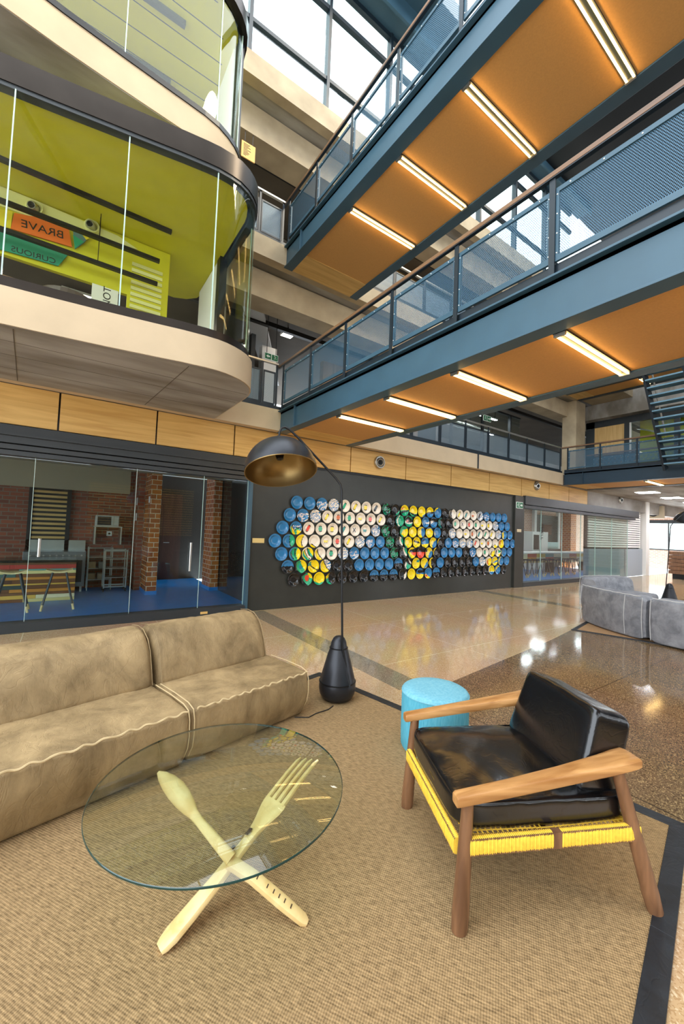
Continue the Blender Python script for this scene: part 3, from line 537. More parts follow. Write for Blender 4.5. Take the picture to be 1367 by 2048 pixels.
# chairs seen inside the pod
def pod_chair(x, y, rz, label):
    t = thing('lounge_chair', label, 'chair', (x, y, 3.83), 'dark chairs inside the pod')
    c, s = math.cos(rz), math.sin(rz)
    arc = [(x+.27*math.cos(a)*1.0, y+.27*math.sin(a)) for a in [R(180+rz*57.3+k*15) for k in range(13)]]
    MB().ribbon(arc, 3.98, 4.23, 0.035).build('backrest', m_brownl, t, bevel=.008)
    MB().lathe([(0,.18),(.24,.18),(.26,.21),(.25,.25),(.2,.26),(0,.26)], (x,y,3.83), (0,0,1), 24).build('seat', m_brownl, t)
    for dx, dy in ((-1,-1),(1,-1),(1,1),(-1,1)):
        MB().tube([(x+.14*dx,y+.14*dy,4.01),(x+.2*dx,y+.2*dy,3.83)], .012, 8).build('leg', m_black, t)
m_brownl = leather('brown_leather', '#3a2b24', '#54403a', 0.4, 0.15, 6)
pod_chair(-0.10, 5.75, 0, 'dark brown shell chair behind the pod sill, left one')
pod_chair(0.40, 5.95, 0.1, 'dark brown shell chair behind the pod sill, right one')
t = thing('coffee_table', 'orange topped low table at the left end behind the pod sill', 'table', (-1.1, 5.75, 3.83))
MB().box(-1.7, -.35, 5.45, 6.0, 4.10, 4.14).build('tabletop', m_arm, t, bevel=.004)
for dx, dy in ((-1.6,5.5),(-.45,5.5),(-.45,5.95),(-1.6,5.95)): MB().tube([(dx,dy,4.10),(dx,dy,3.83)], .015, 8).build('leg', m_black, t)
# upper pod
P2 = [(-5,4.6),(-3,4.83),(-2,4.96),(-.79,5.10),(-.3,5.18),(.3,5.25),(.7,5.29),(1.0,5.32),(1.25,5.345),(1.45,5.39),(1.60,5.46),(1.72,5.54),(1.81,5.63),(1.88,5.74),(1.93,5.90),(1.95,6.1),(1.95,6.9)]
pod2 = thing('glass_pod', 'upper curved glass pod with cream slab edge and lime boarded ceiling', 'meeting pod', (0, 5.8, 6.66))
MB().prism(P2+[(-5,6.9)], 6.66, 7.04).build('floor_slab', m_concw, pod2, smooth='auto')
MB().prism(inset(P2,.012)+[(-5,6.9)], 6.65, 6.66).build('slab_soffit', m_concg, pod2)['label'] = 'dark grey concrete underside'
MB().ribbon(inset(P2,-0.015), 7.04, 7.11, 0.10).build('sill_rail', m_black, pod2)
MB().ribbon(inset(P2,-0.02), 9.06, 9.28, 0.14).build('rim_band', m_band, pod2, smooth='auto')
panes(inset(P2,.05), [5, 9, 13], 7.11, 9.06, pod2, m_podglass)
MB().prism(inset(P2,.1)[:-1]+[(1.9,6.6),(1.75,7.2),(1.4,7.6),(-5,8.4)], 9.06, 9.10).build('ceiling_panel', m_lime, pod2)['label'] = 'lime ceiling boards'
gr = MB()
for (ax, ay, bx, by) in ((-3,7.3,1.45,7.45),(-3,6.95,1.8,7.07),(-3,6.6,1.77,6.68),(-3,6.22,1.7,6.33),(-3,5.85,1.6,5.98),(-3,5.5,1.4,5.6)):
    gr.bar((ax,ay,9.058),(bx,by,9.058), .012, .006)
gr.build('board_joint', m_ink, pod2)
MB().box(1.78, 1.86, 6.0, 6.9, 7.04, 9.06).build('side_panel', m_white, pod2)
MB().box(1.80, 1.90, 5.86, 5.96, 7.04, 9.06).build('corner_post', m_steeld, pod2)
for x0, x1, y, lb in ((-1.2,1.08,6.12,'grey linear light under the upper pod ceiling, nearer the glass'),(-1.2,1.07,7.09,'grey linear light under the upper pod ceiling, deeper inside')):
    one('linear_light', MB().box(x0, x1, y-.035, y+.035, 8.98, 9.056), m_lintel, lb, 'light', 'linear lights in the upper pod')
# yellow notice on the corner behind the upper pod
t = thing('notice_board', 'pale orange notice panel with small lines of text beside the upper pod', 'sign', (2.6, 7.3, 8.95))
MB().prismY([(2.44,8.79),(2.72,8.79),(2.72,9.11),(2.44,9.11)], 7.39, 7.41).build('board', M('notice_orange','#f0b866',0.6), t)
MB().box(2.5,2.51,7.40,7.405,9.11,9.34).box(2.66,2.67,7.40,7.405,9.11,9.34).build('hanger', m_black, t)
for k in range(9): MB().box(2.48, 2.48+[.13,.1,.14,.08,.15,.09,.12,.1,.06][k], 7.386, 7.39, 9.065-.028*k, 9.072-.028*k).build('text_line', m_ink, t)

# ================================================================== BRIDGES
def guard_panel(x, ya, yb, z, par, side):
    f = MB().box(x-.012,x+.012,ya+.02,yb-.02,z+.08,z+.13).box(x-.012,x+.012,ya+.02,yb-.02,z+.68,z+.72)
    f.box(x-.012,x+.012,ya+.02,ya+.05,z+.13,z+.68).box(x-.012,x+.012,yb-.05,yb-.02,z+.13,z+.68)
    g = f.build('guard_panel', m_steel, par)
    MB().add([(x,ya+.05,z+.13),(x,yb-.05,z+.13),(x,yb-.05,z+.68),(x,ya+.05,z+.68)], [(0,1,2,3)]).build('perforated_sheet', m_perf, g)
    rv = MB()
    for k in range(4): 
        for yy in (ya+.035, yb-.035): rv.lathe([(.006,0),(.005,.004),(0,.005)], (x-.012, yy, z+.15+.17*k), (-1,0,0), 8)
        rv.lathe([(.006,0),(.005,.004),(0,.005)], (x-.012, ya+.12+.25*k, z+.70), (-1,0,0), 8)
    rv.build('rivets', m_white, g)
def bridge(name, label, x0, x1, y0, y1, z, posts=True, bm_=None):
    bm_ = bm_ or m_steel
    t = thing(name, label, 'bridge', ((x0+x1)/2, (y0+y1)/2, z-.48))
    for sx, xx in ((1, x0), (-1, x1)):
        b = MB()
        def bx_(a, c_, ya, yb, za, zb): b.box(min(xx+sx*a, xx+sx*c_), max(xx+sx*a, xx+sx*c_), ya, yb, za, zb)
        bx_(.05, .062, y0, y1, z-.44, z-.05)
        bx_(0, .18, y0, y1, z-.46, z-.44); bx_(-.01, .14, y0, y1, z-.055, z-.035)
        bx_(.005, .05, y1-.62, y1-.605, z-.44, z-.055)
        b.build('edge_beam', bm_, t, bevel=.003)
        MB().box(min(xx+sx*.045,xx+sx*.09), max(xx+sx*.045,xx+sx*.09), y0, y1, z-.035, z+.07).build('kerb_angle', m_steeld, t)
    MB().box(x0+.05, x1-.05, y0, y1, z-.09, z-.01).build('deck', m_steeld, t)
    MB().box(x0+.18, x1-.18, y0, y1-.55, z-.44, z-.40).build('soffit_board', m_orange, t)['label'] = 'orange soffit board'
    MB().box(x0+.18, x1-.18, y1-.55, y1, z-.445, z-.40).build('soffit_end_board', m_ply, t)
    if posts:
        ys = [y1-.13-1.01*k for k in range(int((y1-y0)/1.01)+1)]
        for xx, near in ((x0, True), (x1, False)):
            for i, yy in enumerate(ys):
                MB().box(xx+.0, xx+.012, yy-.025, yy+.025, z-.05, z+.85).build('guard_post', m_steeld, t)
                if i < len(ys)-1: guard_panel(xx+.03*(1 if near else -1), ys[i+1], yy, z, t, near)
            h = MB().box(xx-.02, xx+.03, y0, y1+(.1 if near else .1), z+.815, z+.86)
            h.build('handrail', m_rail, t, bevel=.006)['label'] = 'timber handrail'
            MB().box(xx-.015, xx+.025, y0, y1+.1, z+.805, z+.815).build('rail_bar', m_steeld, t)
    return t
b1 = bridge('footbridge', 'lower steel footbridge with perforated guards and orange soffit, nearest', 3.25, 5.03, -2.6, 6.9, 3.84)
b2 = bridge('footbridge', 'upper steel footbridge with orange soffit crossing at the top', 3.22, 4.98, -2.6, 6.9, 7.06)
b3 = bridge('footbridge', 'far dark footbridge at first floor with stair landing on it', 14.08, 16.0, -2.6, 6.9, 3.88, bm_=m_steel_shade)
b4 = bridge('footbridge', 'far upper footbridge seen from below above the steel stair', 14.08, 15.2, -2.6, 6.9, 7.06, posts=False, bm_=m_steel_shade)
def tube_light(x0, x1, y, z, label, grp):
    t = thing('tube_light', label, 'light', ((x0+x1)/2, y, z), grp)
    MB().box(x0, x1, y-.055, y+.055, z+.0, z+.02).build('housing', m_steeld, t)
    for s in (-1, 1):
        MB().tube([(x0+.03, y+s*.034, z-.012), (x1-.03, y+s*.034, z-.012)], .011, 8).build('tube', m_tube, t)
    for xx in (x0, x1-.025): MB().box(xx, xx+.025, y-.05, y+.05, z-.028, z).build('end_cap', m_inox, t)
ordn = ['farthest','second from the far end','third from the far end','fourth from the far end','fifth from the far end','sixth from the far end']
for k, yy in enumerate((5.14, 4.01, 2.88, 1.74, .6)): tube_light(3.44, 4.82, yy, 3.38, 'twin warm tube light across the lower bridge soffit, %s' % ordn[k], 'tube lights under the lower bridge')
for k, yy in enumerate((4.97, 3.88, 2.79, 1.69, .6)): tube_light(3.40, 4.78, yy, 6.60, 'twin warm tube light across the upper bridge soffit, %s' % ordn[k], 'tube lights under the upper bridge')
for k, yy in enumerate((4.6, 3.4)): tube_light(14.3, 15.7, yy, 3.42, 'warm tube light under the far lower bridge, %s' % ('nearer the wall','farther from the wall')[k], 'tube lights under the far bridge')
tube_light(14.28, 15.0, 4.75, 6.60, 'warm tube light under the far upper bridge beside the stair', 'tube lights under the far upper bridge')

# balcony guards along the left wall
def balcony(name, label, xs_, y, z, mat):
    t = thing(name, label, 'railing', ((xs_[0]+xs_[-1])/2, y, z))
    for i, x in enumerate(xs_):
        MB().box(x-.02, x+.02, y-.008, y+.008, z-.06, z+.84).build('guard_post', m_steeld, t)
        if i < len(xs_)-1:
            x2 = xs_[i+1]
            f = MB().box(x+.03,x2-.03,y-.01,y+.01,z+.05,z+.09).box(x+.03,x2-.03,y-.01,y+.01,z+.66,z+.69).box(x+.03,x+.05,y-.01,y+.01,z+.09,z+.66).box(x2-.05,x2-.03,y-.01,y+.01,z+.09,z+.66)
            g = f.build('guard_panel', m_steeld, t)
            MB().add([(x+.05,y,z+.09),(x2-.05,y,z+.09),(x2-.05,y,z+.66),(x+.05,y,z+.66)], [(0,1,2,3)]).build('perforated_sheet', mat, g)
    MB().box(xs_[0]-.02, xs_[-1]+.02, y-.03, y+.02, z+.835, z+.87).build('handrail', m_inox, t, bevel=.005)['label'] = 'pale steel handrail'
    return t
m_perfl = perforated('fine_perforated_steel', '#7d8f9b', 0.0155, 0.34)
balcony('balcony_railing', 'long balcony railing at first floor above the timber panels', [5.1+1.0*0,5.79,6.8,7.81,8.83,9.84,10.84,11.85,12.89,13.93], 6.94, 3.85, m_perfl)
balcony('balcony_railing', 'short balcony railing between the glass pod and lower bridge', [2.12,2.9,3.2], 6.94, 3.85, m_perfl)
balcony('balcony_railing', 'short balcony railing between the upper pod and upper bridge', [2.0,2.7,3.18], 6.94, 7.06, m_perfl)
balcony('balcony_railing', 'balcony railing at second floor beyond the upper bridge', [5.05,6.1,7.1,8.1,9.1,10.1,11.1,12.1,13.1,14.0], 6.94, 7.06, m_perfl)
# ================================================================== FIRST FLOOR behind the balcony
struct('wall_back', MB().box(-9, 5.2, 12.0, 12.2, 3.83, 6.66), m_concg)
struct('wall_back', MB().box(5.6, 9.3, 9.2, 9.35, 3.83, 6.2), wood('brown_panelling', '#8f7458', '#b39673', (6,6,0.5), 1.5, 0.5))
struct('trim_50', MB().box(6.85,6.87,9.19,9.2,3.83,6.2).box(8.1,8.12,9.19,9.2,3.83,6.2), m_black)
struct('wall_back', MB().box(9.3, 10.6, 9.6, 9.75, 3.83, 6.66), m_black)
struct('wall_back', MB().box(10.6, 17.5, 14.2, 14.4, 3.83, 4.6).box(10.6, 21, 14.2, 14.4, 5.4, 6.66).box(10.6,13.6,14.2,14.4,3.83,6.66).box(15.4,15.9,14.2,14.4,3.83,6.66).box(18.3,30,14.2,14.4,3.83,6.66).box(10.6,10.7,9.6,14.2,3.83,6.66), m_concg)
struct('wall_back', MB().box(-9, 17.5, 14.2, 14.4, 7.05, 9.95), m_concg)
w = tag(MB().box(10.6,10.66,8.9,9.0,3.83,6.3).box(12.3,12.36,8.9,9.0,3.83,6.3).box(14.0,14.06,8.9,9.0,3.83,6.3).box(10.6,14.7,8.9,9.0,6.24,6.3).build('window_20', m_lintel), kind='structure')
MB().box(10.66, 14.7, 8.94, 8.95, 3.83, 6.24).build('pane', m_glass, w)
# ceiling beams and ducts
for i, x in enumerate((9.6, 12.2)):
    one('ceiling_beam', MB().box(x, x+.35, 7.9, 14.2, 6.25, 6.6), m_conc, ('pale beam under the first floor ceiling, nearer the panelling','pale beam under the first floor ceiling, nearer the column')[i], 'beam')
def duct(pts, r, label):
    t = thing('air_duct', label, 'duct', pts[0])
    MB().tube(pts, r, 20).build('pipe', m_inox, t)
    for k in range(1, 4):
        f = k/4; p = Vector(pts[0]).lerp(Vector(pts[-1]), f); d = (Vector(pts[-1])-Vector(pts[0])).normalized()
        MB().tube([p-d*.02, p+d*.02], r+.012, 20).build('joint_ring', m_inox, t)
duct([(10.9, 10.3, 6.0), (14.5, 10.3, 6.0)], 0.16, 'round steel duct under the first floor ceiling behind the railing')
t = thing('cable_tray', 'pale flat cable tray running under the ceiling beside the exit sign', 'cable tray', (4.2, 9, 6.3))
MB().bar((3.0,7.9,6.28),(5.4,12.0,6.28), .42, .08).build('tray', M('galvanised','#c8ccd0',0.5), t)
for k in range(4): MB().bar((3.3+.6*k,8.4+1.0*k,6.3),(3.3+.6*k,8.4+1.0*k,6.66), .012, .012).build('hanger', m_black, t)
struct('wall_back', MB().box(2.3, 2.45, 7.9, 12, 3.83, 6.0), m_white)
struct('wall_back', MB().box(3.3, 3.4, 8.6, 12, 3.83, 6.0), m_lintel)
struct('wall_back', MB().box(3.9, 4.3, 9.4, 9.6, 3.83, 6.2), m_white)
def led(x, y, z, s, label, grp='square panel lights under the galleries'):
    t = thing('panel_light', label, 'light', (x, y, z), grp)
    MB().box(x-s, x+s, y-s, y+s, z, z+.05).build('housing', m_white, t)
    zt = 6.655 if z > 3.6 and z < 6.6 else (9.94 if z > 6.6 else 3.05)
    MB().box(x-.01, x+.01, y-.01, y+.01, z+.05, zt).build('hanger', m_black, t)
    MB().box(x-s+.015, x+s-.015, y-s+.015, y+s-.015, z-.004, z).build('diffuser', m_ledb if zt < 3.1 else m_led, t)
for i_, (x_, y_) in enumerate(((-1.5,9.3),(0.0,10.6),(7.5,8.5),(10.5,8.4))): led(x_, y_, 6.5, .3, ['added fill light deep inside the lower pod hallway, left','added fill light deep inside the lower pod hallway, right','added fill light over the balcony before the brown panelling','added fill light over the balcony before the dark doorway'][i_])  # square lights added to brighten the pod interior and the balcony
led(4.40, 9.0, 6.46, .15, 'glowing square panel light above the exit sign by the pod')
led(1.1, 9.6, 6.3, .15, 'glowing square panel light seen through the lower pod glass')
led(13.0, 9.1, 6.3, .17, 'glowing square light under the first floor ceiling near the concrete column')
led(9.95, 9.35, 5.6, .12, 'small glowing light before the dark doorway behind the balcony railing')
for k_, (xa_, xb_, y_, lb_) in enumerate(((11.2,12.8,11.5,'added strip light deep in the first floor room, left'),(14.2,16.0,11.0,'added strip light deep in the first floor room, right'),(12.6,14.0,9.5,'added strip light hung near the first floor glass'))):
    t = thing('added_strip_light', lb_, 'light', ((xa_+xb_)/2,y_,6.2), 'added strip lights of the first floor room')  # strips added to brighten the dark first floor room
    MB().box(xa_,xb_,y_-.06,y_+.06,6.2,6.25).build('housing', m_white, t); MB().box(xa_+.02,xb_-.02,y_-.05,y_+.05,6.19,6.2).build('diffuser', m_ledb, t)
    MB().box(xa_+.1,xa_+.11,y_,y_+.01,6.25,6.655).box(xb_-.11,xb_-.1,y_,y_+.01,6.25,6.655).build('hanger', m_black, t)
led(3.78, 8.0, 9.6, .14, 'glowing square light beside the upper bridge end at second floor')
led(6.7, 7.98, 9.25, .2, 'glowing square light between the two bridges at second floor')
for i, x in enumerate((0.2, 3.0)):
    pass
# second floor hall beyond rail
struct('wall_back', MB().box(5.0, 9.5, 9.3, 9.4, 7.05, 9.9), m_ply)
struct('wall_back', MB().box(-9, 5.0, 10.3, 10.4, 7.05, 9.9), m_concg)
# exit signs
m_exw = M('sign_white', '#e9f2e8', 0.5)
def exit_sign(x, y, z, w_, h_, label, flip=False, glow=False):
    t = thing('exit_sign', label, 'exit sign', (x, y, z))
    MB().box(x, x+w_, y-.02, y, z, z+h_).build('board', m_exw, t)
    for k in (0, 1):
        a = x+.03*w_+k*.5*w_; MB().box(a, a+.44*w_, y-.024, y-.02, z+.08*h_, z+.92*h_).build('green_field', m_green, t)
    ax = x+.25*w_ if flip else x+.75*w_; mx = x+.75*w_ if flip else x+.25*w_; s = -1 if flip else 1; u = h_*.3; zc = z+h_*.5
    MB().prismY([(ax+s*u,zc),(ax,zc+u*.8),(ax,zc+u*.3),(ax-s*u,zc+u*.3),(ax-s*u,zc-u*.3),(ax,zc-u*.3),(ax,zc-u*.8)], y-.028, y-.024).build('arrow', m_exw, t)
    rm = MB()
    rm.lathe([(0,0),(u*.24,0),(0,.002)], (mx+s*u*.2, y-.026, zc+u*.95), (0,-1,0), 10)
    for a, b in (((0,.65),(-.15,-.1)),((-.15,-.1),(.45,-.45)),((.45,-.45),(.3,-1)),((-.15,-.1),(-.5,-.6)),((-.5,-.6),(-.95,-.6)),((0,.6),(.5,.25)),((0,.6),(-.5,.45)),((-.5,.45),(-.75,.05))):
        rm.bar((mx+s*a[0]*u, y-.026, zc+a[1]*u),(mx+s*b[0]*u, y-.026, zc+b[1]*u), .003, u*.28, upv=(0,1,0))
    rm.build('running_figure', m_exw, t)
    return t
exit_sign(11.53, 7.08, 2.47, .36, .2, 'green exit sign with running figure at the top of the dark pier')
e = exit_sign(3.50, 8.3, 5.36, .33, .15, 'green exit sign with left arrow hanging beside the glass pod', flip=True)
MB().box(3.55,3.56,8.29,8.3,5.51,6.655).box(3.77,3.78,8.29,8.3,5.51,6.655).build('hanger', m_black, e)
e = exit_sign(11.6, 8.4, 5.52, .42, .2, 'small green exit sign hanging over the first floor balcony')
MB().box(11.7,11.71,8.39,8.4,5.7,6.6).box(11.92,11.93,8.39,8.4,5.7,6.6).build('hanger', m_black, e)
# end facade beyond the far bridge
fx = 16.6
fr = MB().box(fx, fx+.1, 7.0, 7.3, 3.83, 6.11).box(fx, fx+.1, 3.0, 7.3, 5.87, 6.11).box(fx, fx+.1, 5.84, 6.0, 3.83, 5.87).box(fx,fx+.1,4.4,4.55,3.83,5.87).box(fx,fx+.1,3.0,3.15,3.83,5.87)
struct('wall_far', fr, m_lintel)
struct('wall_far', MB().box(fx+.03, fx+.07, 6.0, 7.0, 3.83, 5.87), m_plyv)
struct('wall_far', MB().box(fx+1.0, fx+1.1, 3.15, 5.84, 3.83, 6.6), m_lime)
struct('wall_far', MB().box(fx+.1, fx+.3, -9, 3.0, 3.83, 6.6), m_concg)
w = tag(MB().box(fx+.02,fx+.08,3.15,3.2,3.83,5.87).box(fx+.02,fx+.08,5.79,5.84,3.83,5.87).build('window_30', m_white), kind='structure')
MB().box(fx+.04, fx+.05, 3.2, 5.79, 3.83, 5.87).build('pane', m_glass, w)
one('roof_strut', MB().bar((fx+.6,5.8,5.75),(fx+.6,4.4,5.2), .05, .05), m_inox, 'steel diagonal strut before the lime wall behind the far bridge', 'strut')
# button tufted sofa at first floor far end
t = thing('tufted_sofa', 'brown tufted sofa behind the far bridge guard', 'sofa', (16.2, 6.2, 3.83))
MB().box(16.15, 16.5, 5.5, 6.95, 3.95, 4.25).build('seat', m_brownl, t, bevel=.03)
MB().box(16.38, 16.55, 5.5, 6.95, 4.2, 4.75).build('backrest', m_brownl, t, bevel=.03)
MB().box(16.2, 16.5, 5.55, 6.9, 3.83, 3.95).build('base', m_black, t)
bt = MB()
for a in range(7):
    for c_ in range(2): bt.lathe([(.02,0),(.015,.012),(0,.014)], (16.38, 5.6+.2*a, 4.42+.17*c_), (-1,0,0), 8)
bt.build('buttons', m_arm, t)

# ================================================================== STEEL STAIR on the far bridge
st = thing('steel_stair', 'open dark steel stair rising from the far bridge at right', 'stair', (14.2, 3.7, 3.86))
a0 = Vector((14.05, 3.98, 3.80)); a1 = Vector((13.9, 4.62, 6.75)); wv = Vector((0.10,-1.0,0)).normalized()
sdir = Vector((-0.55, 0.0, 0))
B0 = Vector((13.75, 3.95, 3.62)); B1 = Vector((12.6, 4.18, 6.60)); wdt = 0.85
acr = Vector((0.0,-1.0,0.0))
for k, nm in ((0,'left'),(1,'right')):
    o_ = acr*wdt*k
    MB().bar(B0+o_, B1+o_, .06, .26, upv=(1,0,0.3)).build('stringer', m_steeld, st)
N = 15
for i in range(N):
    p = B0.lerp(B1, (i+.7)/N)
    MB().box(p.x-.16, p.x+.12, p.y-wdt+.02, p.y-.02, p.z-.02, p.z+.02).build('tread', m_tread, st, bevel=.003)
for k in (0, 1):
    o_ = acr*wdt*k+Vector((0,0,.95))
    MB().tube([B0+o_, B1+o_], .022, 8).build('handrail', m_inox, st)
# ================================================================== PLATE MURAL
ROWS = ['bbdmwwwwGkyyyyykHwwwmdbbb', 'bdmwwwwwwkyyyyyykwwwwwwmbb', 'bdwwwwwwmGkyyyyykmwwwwwwmbb', 'bbwwwwwmdbGkyyyykbdmmwwwwwbb', 'bbwwwmdbbbGkyyykbbbkdwwwwbb', 'hkkmkkbbbbhkyykbkkkkbmwwbb', 'kkkkkkkhhhkyyyhkkkkkkkwbk']
PCOL = {'b':lin('#2a78ad'),'w':lin('#efe3d0'),'k':lin('#0e0f11'),'g':lin('#12a374'),'y':lin('#f7d90c'),'r':lin('#e8492a'),'o':lin('#d0661c'),'t':lin('#158a86'),'B':lin('#1d5f92')}
FOOD = {(0,4):('g','long'),(0,5):('y','long'),(0,6):('y','round'),(0,7):('k','long'),(1,3):('y','long'),(1,4):('o','round'),(1,5):('g','round'),(1,6):('y','half'),(1,7):('r','round'),(1,8):('y','long'),
  (2,2):('r','long'),(2,3):('g','round'),(2,4):('y','round'),(2,5):('t','long'),(2,6):('k','cross'),(2,7):('t','half'),(3,4):('y','half'),(3,5):('r','round'),(3,6):('y','long'),(4,4):('g','round'),
  (0,17):('y','long'),(0,18):('t','long'),(0,19):('o','half'),(0,20):('k','long'),(1,17):('g','round'),(1,18):('k','cross'),(1,19):('r','round'),(1,20):('g','round'),(1,21):('y','half'),(1,22):('y','round'),
  (2,19):('y','half'),(2,20):('o','round'),(2,21):('t','long'),(2,22):('g','long'),(2,23):('y','long'),(3,21):('r','long'),(3,22):('y','half'),(3,23):('o','round'),(4,22):('g','round')}
FN = {'g':'green','y':'yellow','o':'orange','r':'red','k':'black','t':'teal'}
def inpoly(x, z, P):
    r = False; j = len(P)-1
    for i in range(len(P)):
        xi, zi = P[i]; xj, zj = P[j]
        if (zi > z) != (zj > z) and x < (xj-xi)*(z-zi)/(zj-zi)+xi: r = not r
        j = i
    return r
PB = [(c, P, min(p[0] for p in P), max(p[0] for p in P), min(p[1] for p in P), max(p[1] for p in P)) for c, P in PAINT]
def stroke(x, z, s):
    u = x*.86+z*.5; v = -x*.5+z*.86; row = math.floor(v/.022); f = v/.022-row
    seg = math.floor((u+row*.031)/.05); h = math.sin(row*12.9898+seg*78.233+s)*43758.5453; h -= math.floor(h)
    return f < .55, h
def paint_at(x, z, lx, lz, r, code, food):
    col = None
    if code == 'b': col = 'b'
    elif code == 'w': col = 'w'
    elif code in 'ky': col = 'k'
    elif code == 'h': col = 'b' if lz > .01 else 'k'
    elif code == 'H': col = 'k' if lx < -.01 else 'w'
    elif code == 'm': a, h = stroke(x, z, 1); col = ('b' if a and h > .35 else 'w')
    elif code == 'd': a, h = stroke(x, z, 2); col = ('w' if a and h > .45 and lz < .05 else 'b')
    elif code == 'G': a, h = stroke(x, z, 3); col = ('g' if a and h > .35 else 'k')
    if food:
        c, k = food
        if k == 'long': a = lx*.5+lz*.86; b_ = lx*.86-lz*.5; q = (a/.072)**2+(b_/.030)**2
        elif k == 'round': q = (lx/.048)**2+(lz/.052)**2
        elif k == 'half': q = (lx/.05)**2+((lz-.0)/.035)**2 if lz < .02 else 9
        else: q = .5 if (min(abs(lx-lz*.7), abs(lx+lz*.7)) < .012 and abs(lz) < .055) else 9
        if q < 1: col = c
        elif q < 1.35 and k != 'cross': col = 'k'
    for c, P, ax, bx, az, bz_ in PB:
        if ax <= x <= bx and az <= z <= bz_ and inpoly(x, z, P): col = c
    return PCOL[col]
def make_plate(px, pz, code, food, label):
    rr = [0, .018, .034, .05, .066, .080, .090, .100, .108, .116, .124, .131, .135]
    yy = [.006, .006, .006, .006, .007, .011, .020, .029, .034, .037, .040, .0425, .040]
    n = 36; vs = []; fs = []; cs = []
    for r, y in zip(rr, yy):
        for k in range(n): an = 2*PI*k/n; vs.append((px+max(r,1e-4)*math.cos(an), 7.15-.012-y, pz+max(r,1e-4)*math.sin(an)))
    for i in range(len(rr)-1):
        rm = (rr[i]+rr[i+1])/2
        for k in range(n):
            an = 2*PI*(k+.5)/n; lx, lz = rm*math.cos(an), rm*math.sin(an)
            fs.append((i*n+k, i*n+(k+1)%n, (i+1)*n+(k+1)%n, (i+1)*n+k)); cs.append(paint_at(px+lx, pz+lz, lx, lz, rm, code, food))
    b0 = len(vs)
    for r, y in ((.118,.006),(.075,.0),(1e-4,0)):
        for k in range(n): an = 2*PI*k/n; vs.append((px+r*math.cos(an), 7.15-y-.001, pz+r*math.sin(an)))
    bc = PCOL['k'] if code in 'kyhG' else (PCOL['B'] if code in 'bd' else PCOL['w'])
    for (i0, i1) in (((len(rr)-1)*n, b0), (b0, b0+n), (b0+n, b0+2*n)):
        for k in range(n): fs.append((i0+k, i0+(k+1)%n, i1+(k+1)%n, i1+k)); cs.append(bc)
    mb = MB(); mb.v = vs; mb.f = fs; mb.c = cs; mb.sm = [True]*len(fs)
    mb.v = vs
    o = mb.build('plate', m_paint, None, origin=(px, 7.15, pz))
    tag(o, label, 'plate', 'painted plates of the wall mural')
RN = ['top','second','third','middle','fifth','sixth','bottom']
ON = ['','first','second','third','fourth','fifth','sixth','seventh','eighth','ninth','tenth','eleventh','twelfth','thirteenth','fourteenth']
CN = {'b':'blue','w':'cream','k':'black','h':'half blue half black','H':'half black half cream','m':'white plate with blue dashes','d':'blue plate with white dashes','G':'black plate with green dashes','y':'painted face'}
for ri, row in enumerate(ROWS):
    x0 = 3.844-(.1485*(ri if ri <= 3 else 6-ri))
    for ci, code in enumerate(row):
        px = x0+.2970*ci; pz = 2.108-.2585*ri + (px-3.8)*0.0035
        n = len(row); pos = ('%s from the left' % ON[ci+1]) if ci < n/2 else ('%s from the right' % ON[n-ci])
        fd = FOOD.get((ri, ci))
        d = CN[code]
        if fd: d = 'cream plate with a %s motif' % FN[fd[0]]
        elif 'plate' not in d: d += ' plate'
        make_plate(px, pz, code, fd, '%s, %s in %s row of mural' % (d.replace('white plate with blue dashes','white blue-dashed plate').replace('blue plate with white dashes','blue white-dashed plate').replace('black plate with green dashes','black green-dashed plate'), pos, RN[ri]))
one('caption_plaque', MB().box(2.95,3.19,7.135,7.15,1.28,1.37), M('plaque_gold','#d9bd78',0.5), 'pale gold caption plaque left of the plate mural', 'plaque', bevel=.002)
one('caption_plaque', MB().box(11.62,11.85,7.075,7.09,1.73,1.82), M('plaque_cream','#d9c4a0',0.5), 'cream caption plaque on the dark pier right of the mural', 'plaque', bevel=.002)

# ================================================================== KITCHEN behind glass (left)
struct('floor', MB().box(-9, 3.2, 7.3, 14, 0.0, 0.03), m_bluefl)
struct('wall_kitchen', MB().box(-9, 1.5, 10.95, 11.15, 0, 2.9).box(1.4, 1.54, 10.2, 11.0, 0, 2.9), m_brick)
struct('wall_kitchen', MB().box(1.5, 4.5, 11.9, 12.1, 0, 2.9), M('dark_doors','#1d1512',0.35))
struct('wall_kitchen', MB().box(-3, 1.3, 10.85, 10.95, 2.25, 2.85).box(-9, 2.8, 7.3, 8.1, 2.5, 2.9), M('kitchen_bulkhead','#a7977a',0.7))
struct('ceiling', MB().box(-9, 12, 7.3, 12.2, 2.9, 3.0), m_sky)
struct('wall_kitchen', MB().box(-9.0, -8.8, 7.2, 14, 0, 3), m_concg)
for (x0, x1, y0, y1) in ((1.54, 1.75, 9.45, 10.2), (2.93, 3.12, 9.55, 10.2)):
    struct('wall_kitchen', MB().box(x0, x1, y0, y1, 0.1, 2.9), m_tile, 0.004)
    struct('baseboard_kitchen', MB().box(x0-.01, x1+.01, y0-.01, y1+.01, 0.03, 0.11), m_bluefl)
d = tag(MB().box(1.9, 2.75, 11.84, 11.9, 0.03, 2.4).build('door_1', wood('dark_red_door','#2a130c','#40201a',(5,5,.6),2,.35), None), kind='structure')
MB().tube([(2.3,11.8,1.05),(2.45,11.8,1.05)], .012, 8).build('door_handle', m_inox, d)
struct('wall_kitchen', MB().box(3.14, 3.2, 7.35, 10.4, 0, 2.9), M('dark_gloss_partition','#0a1516',0.08))
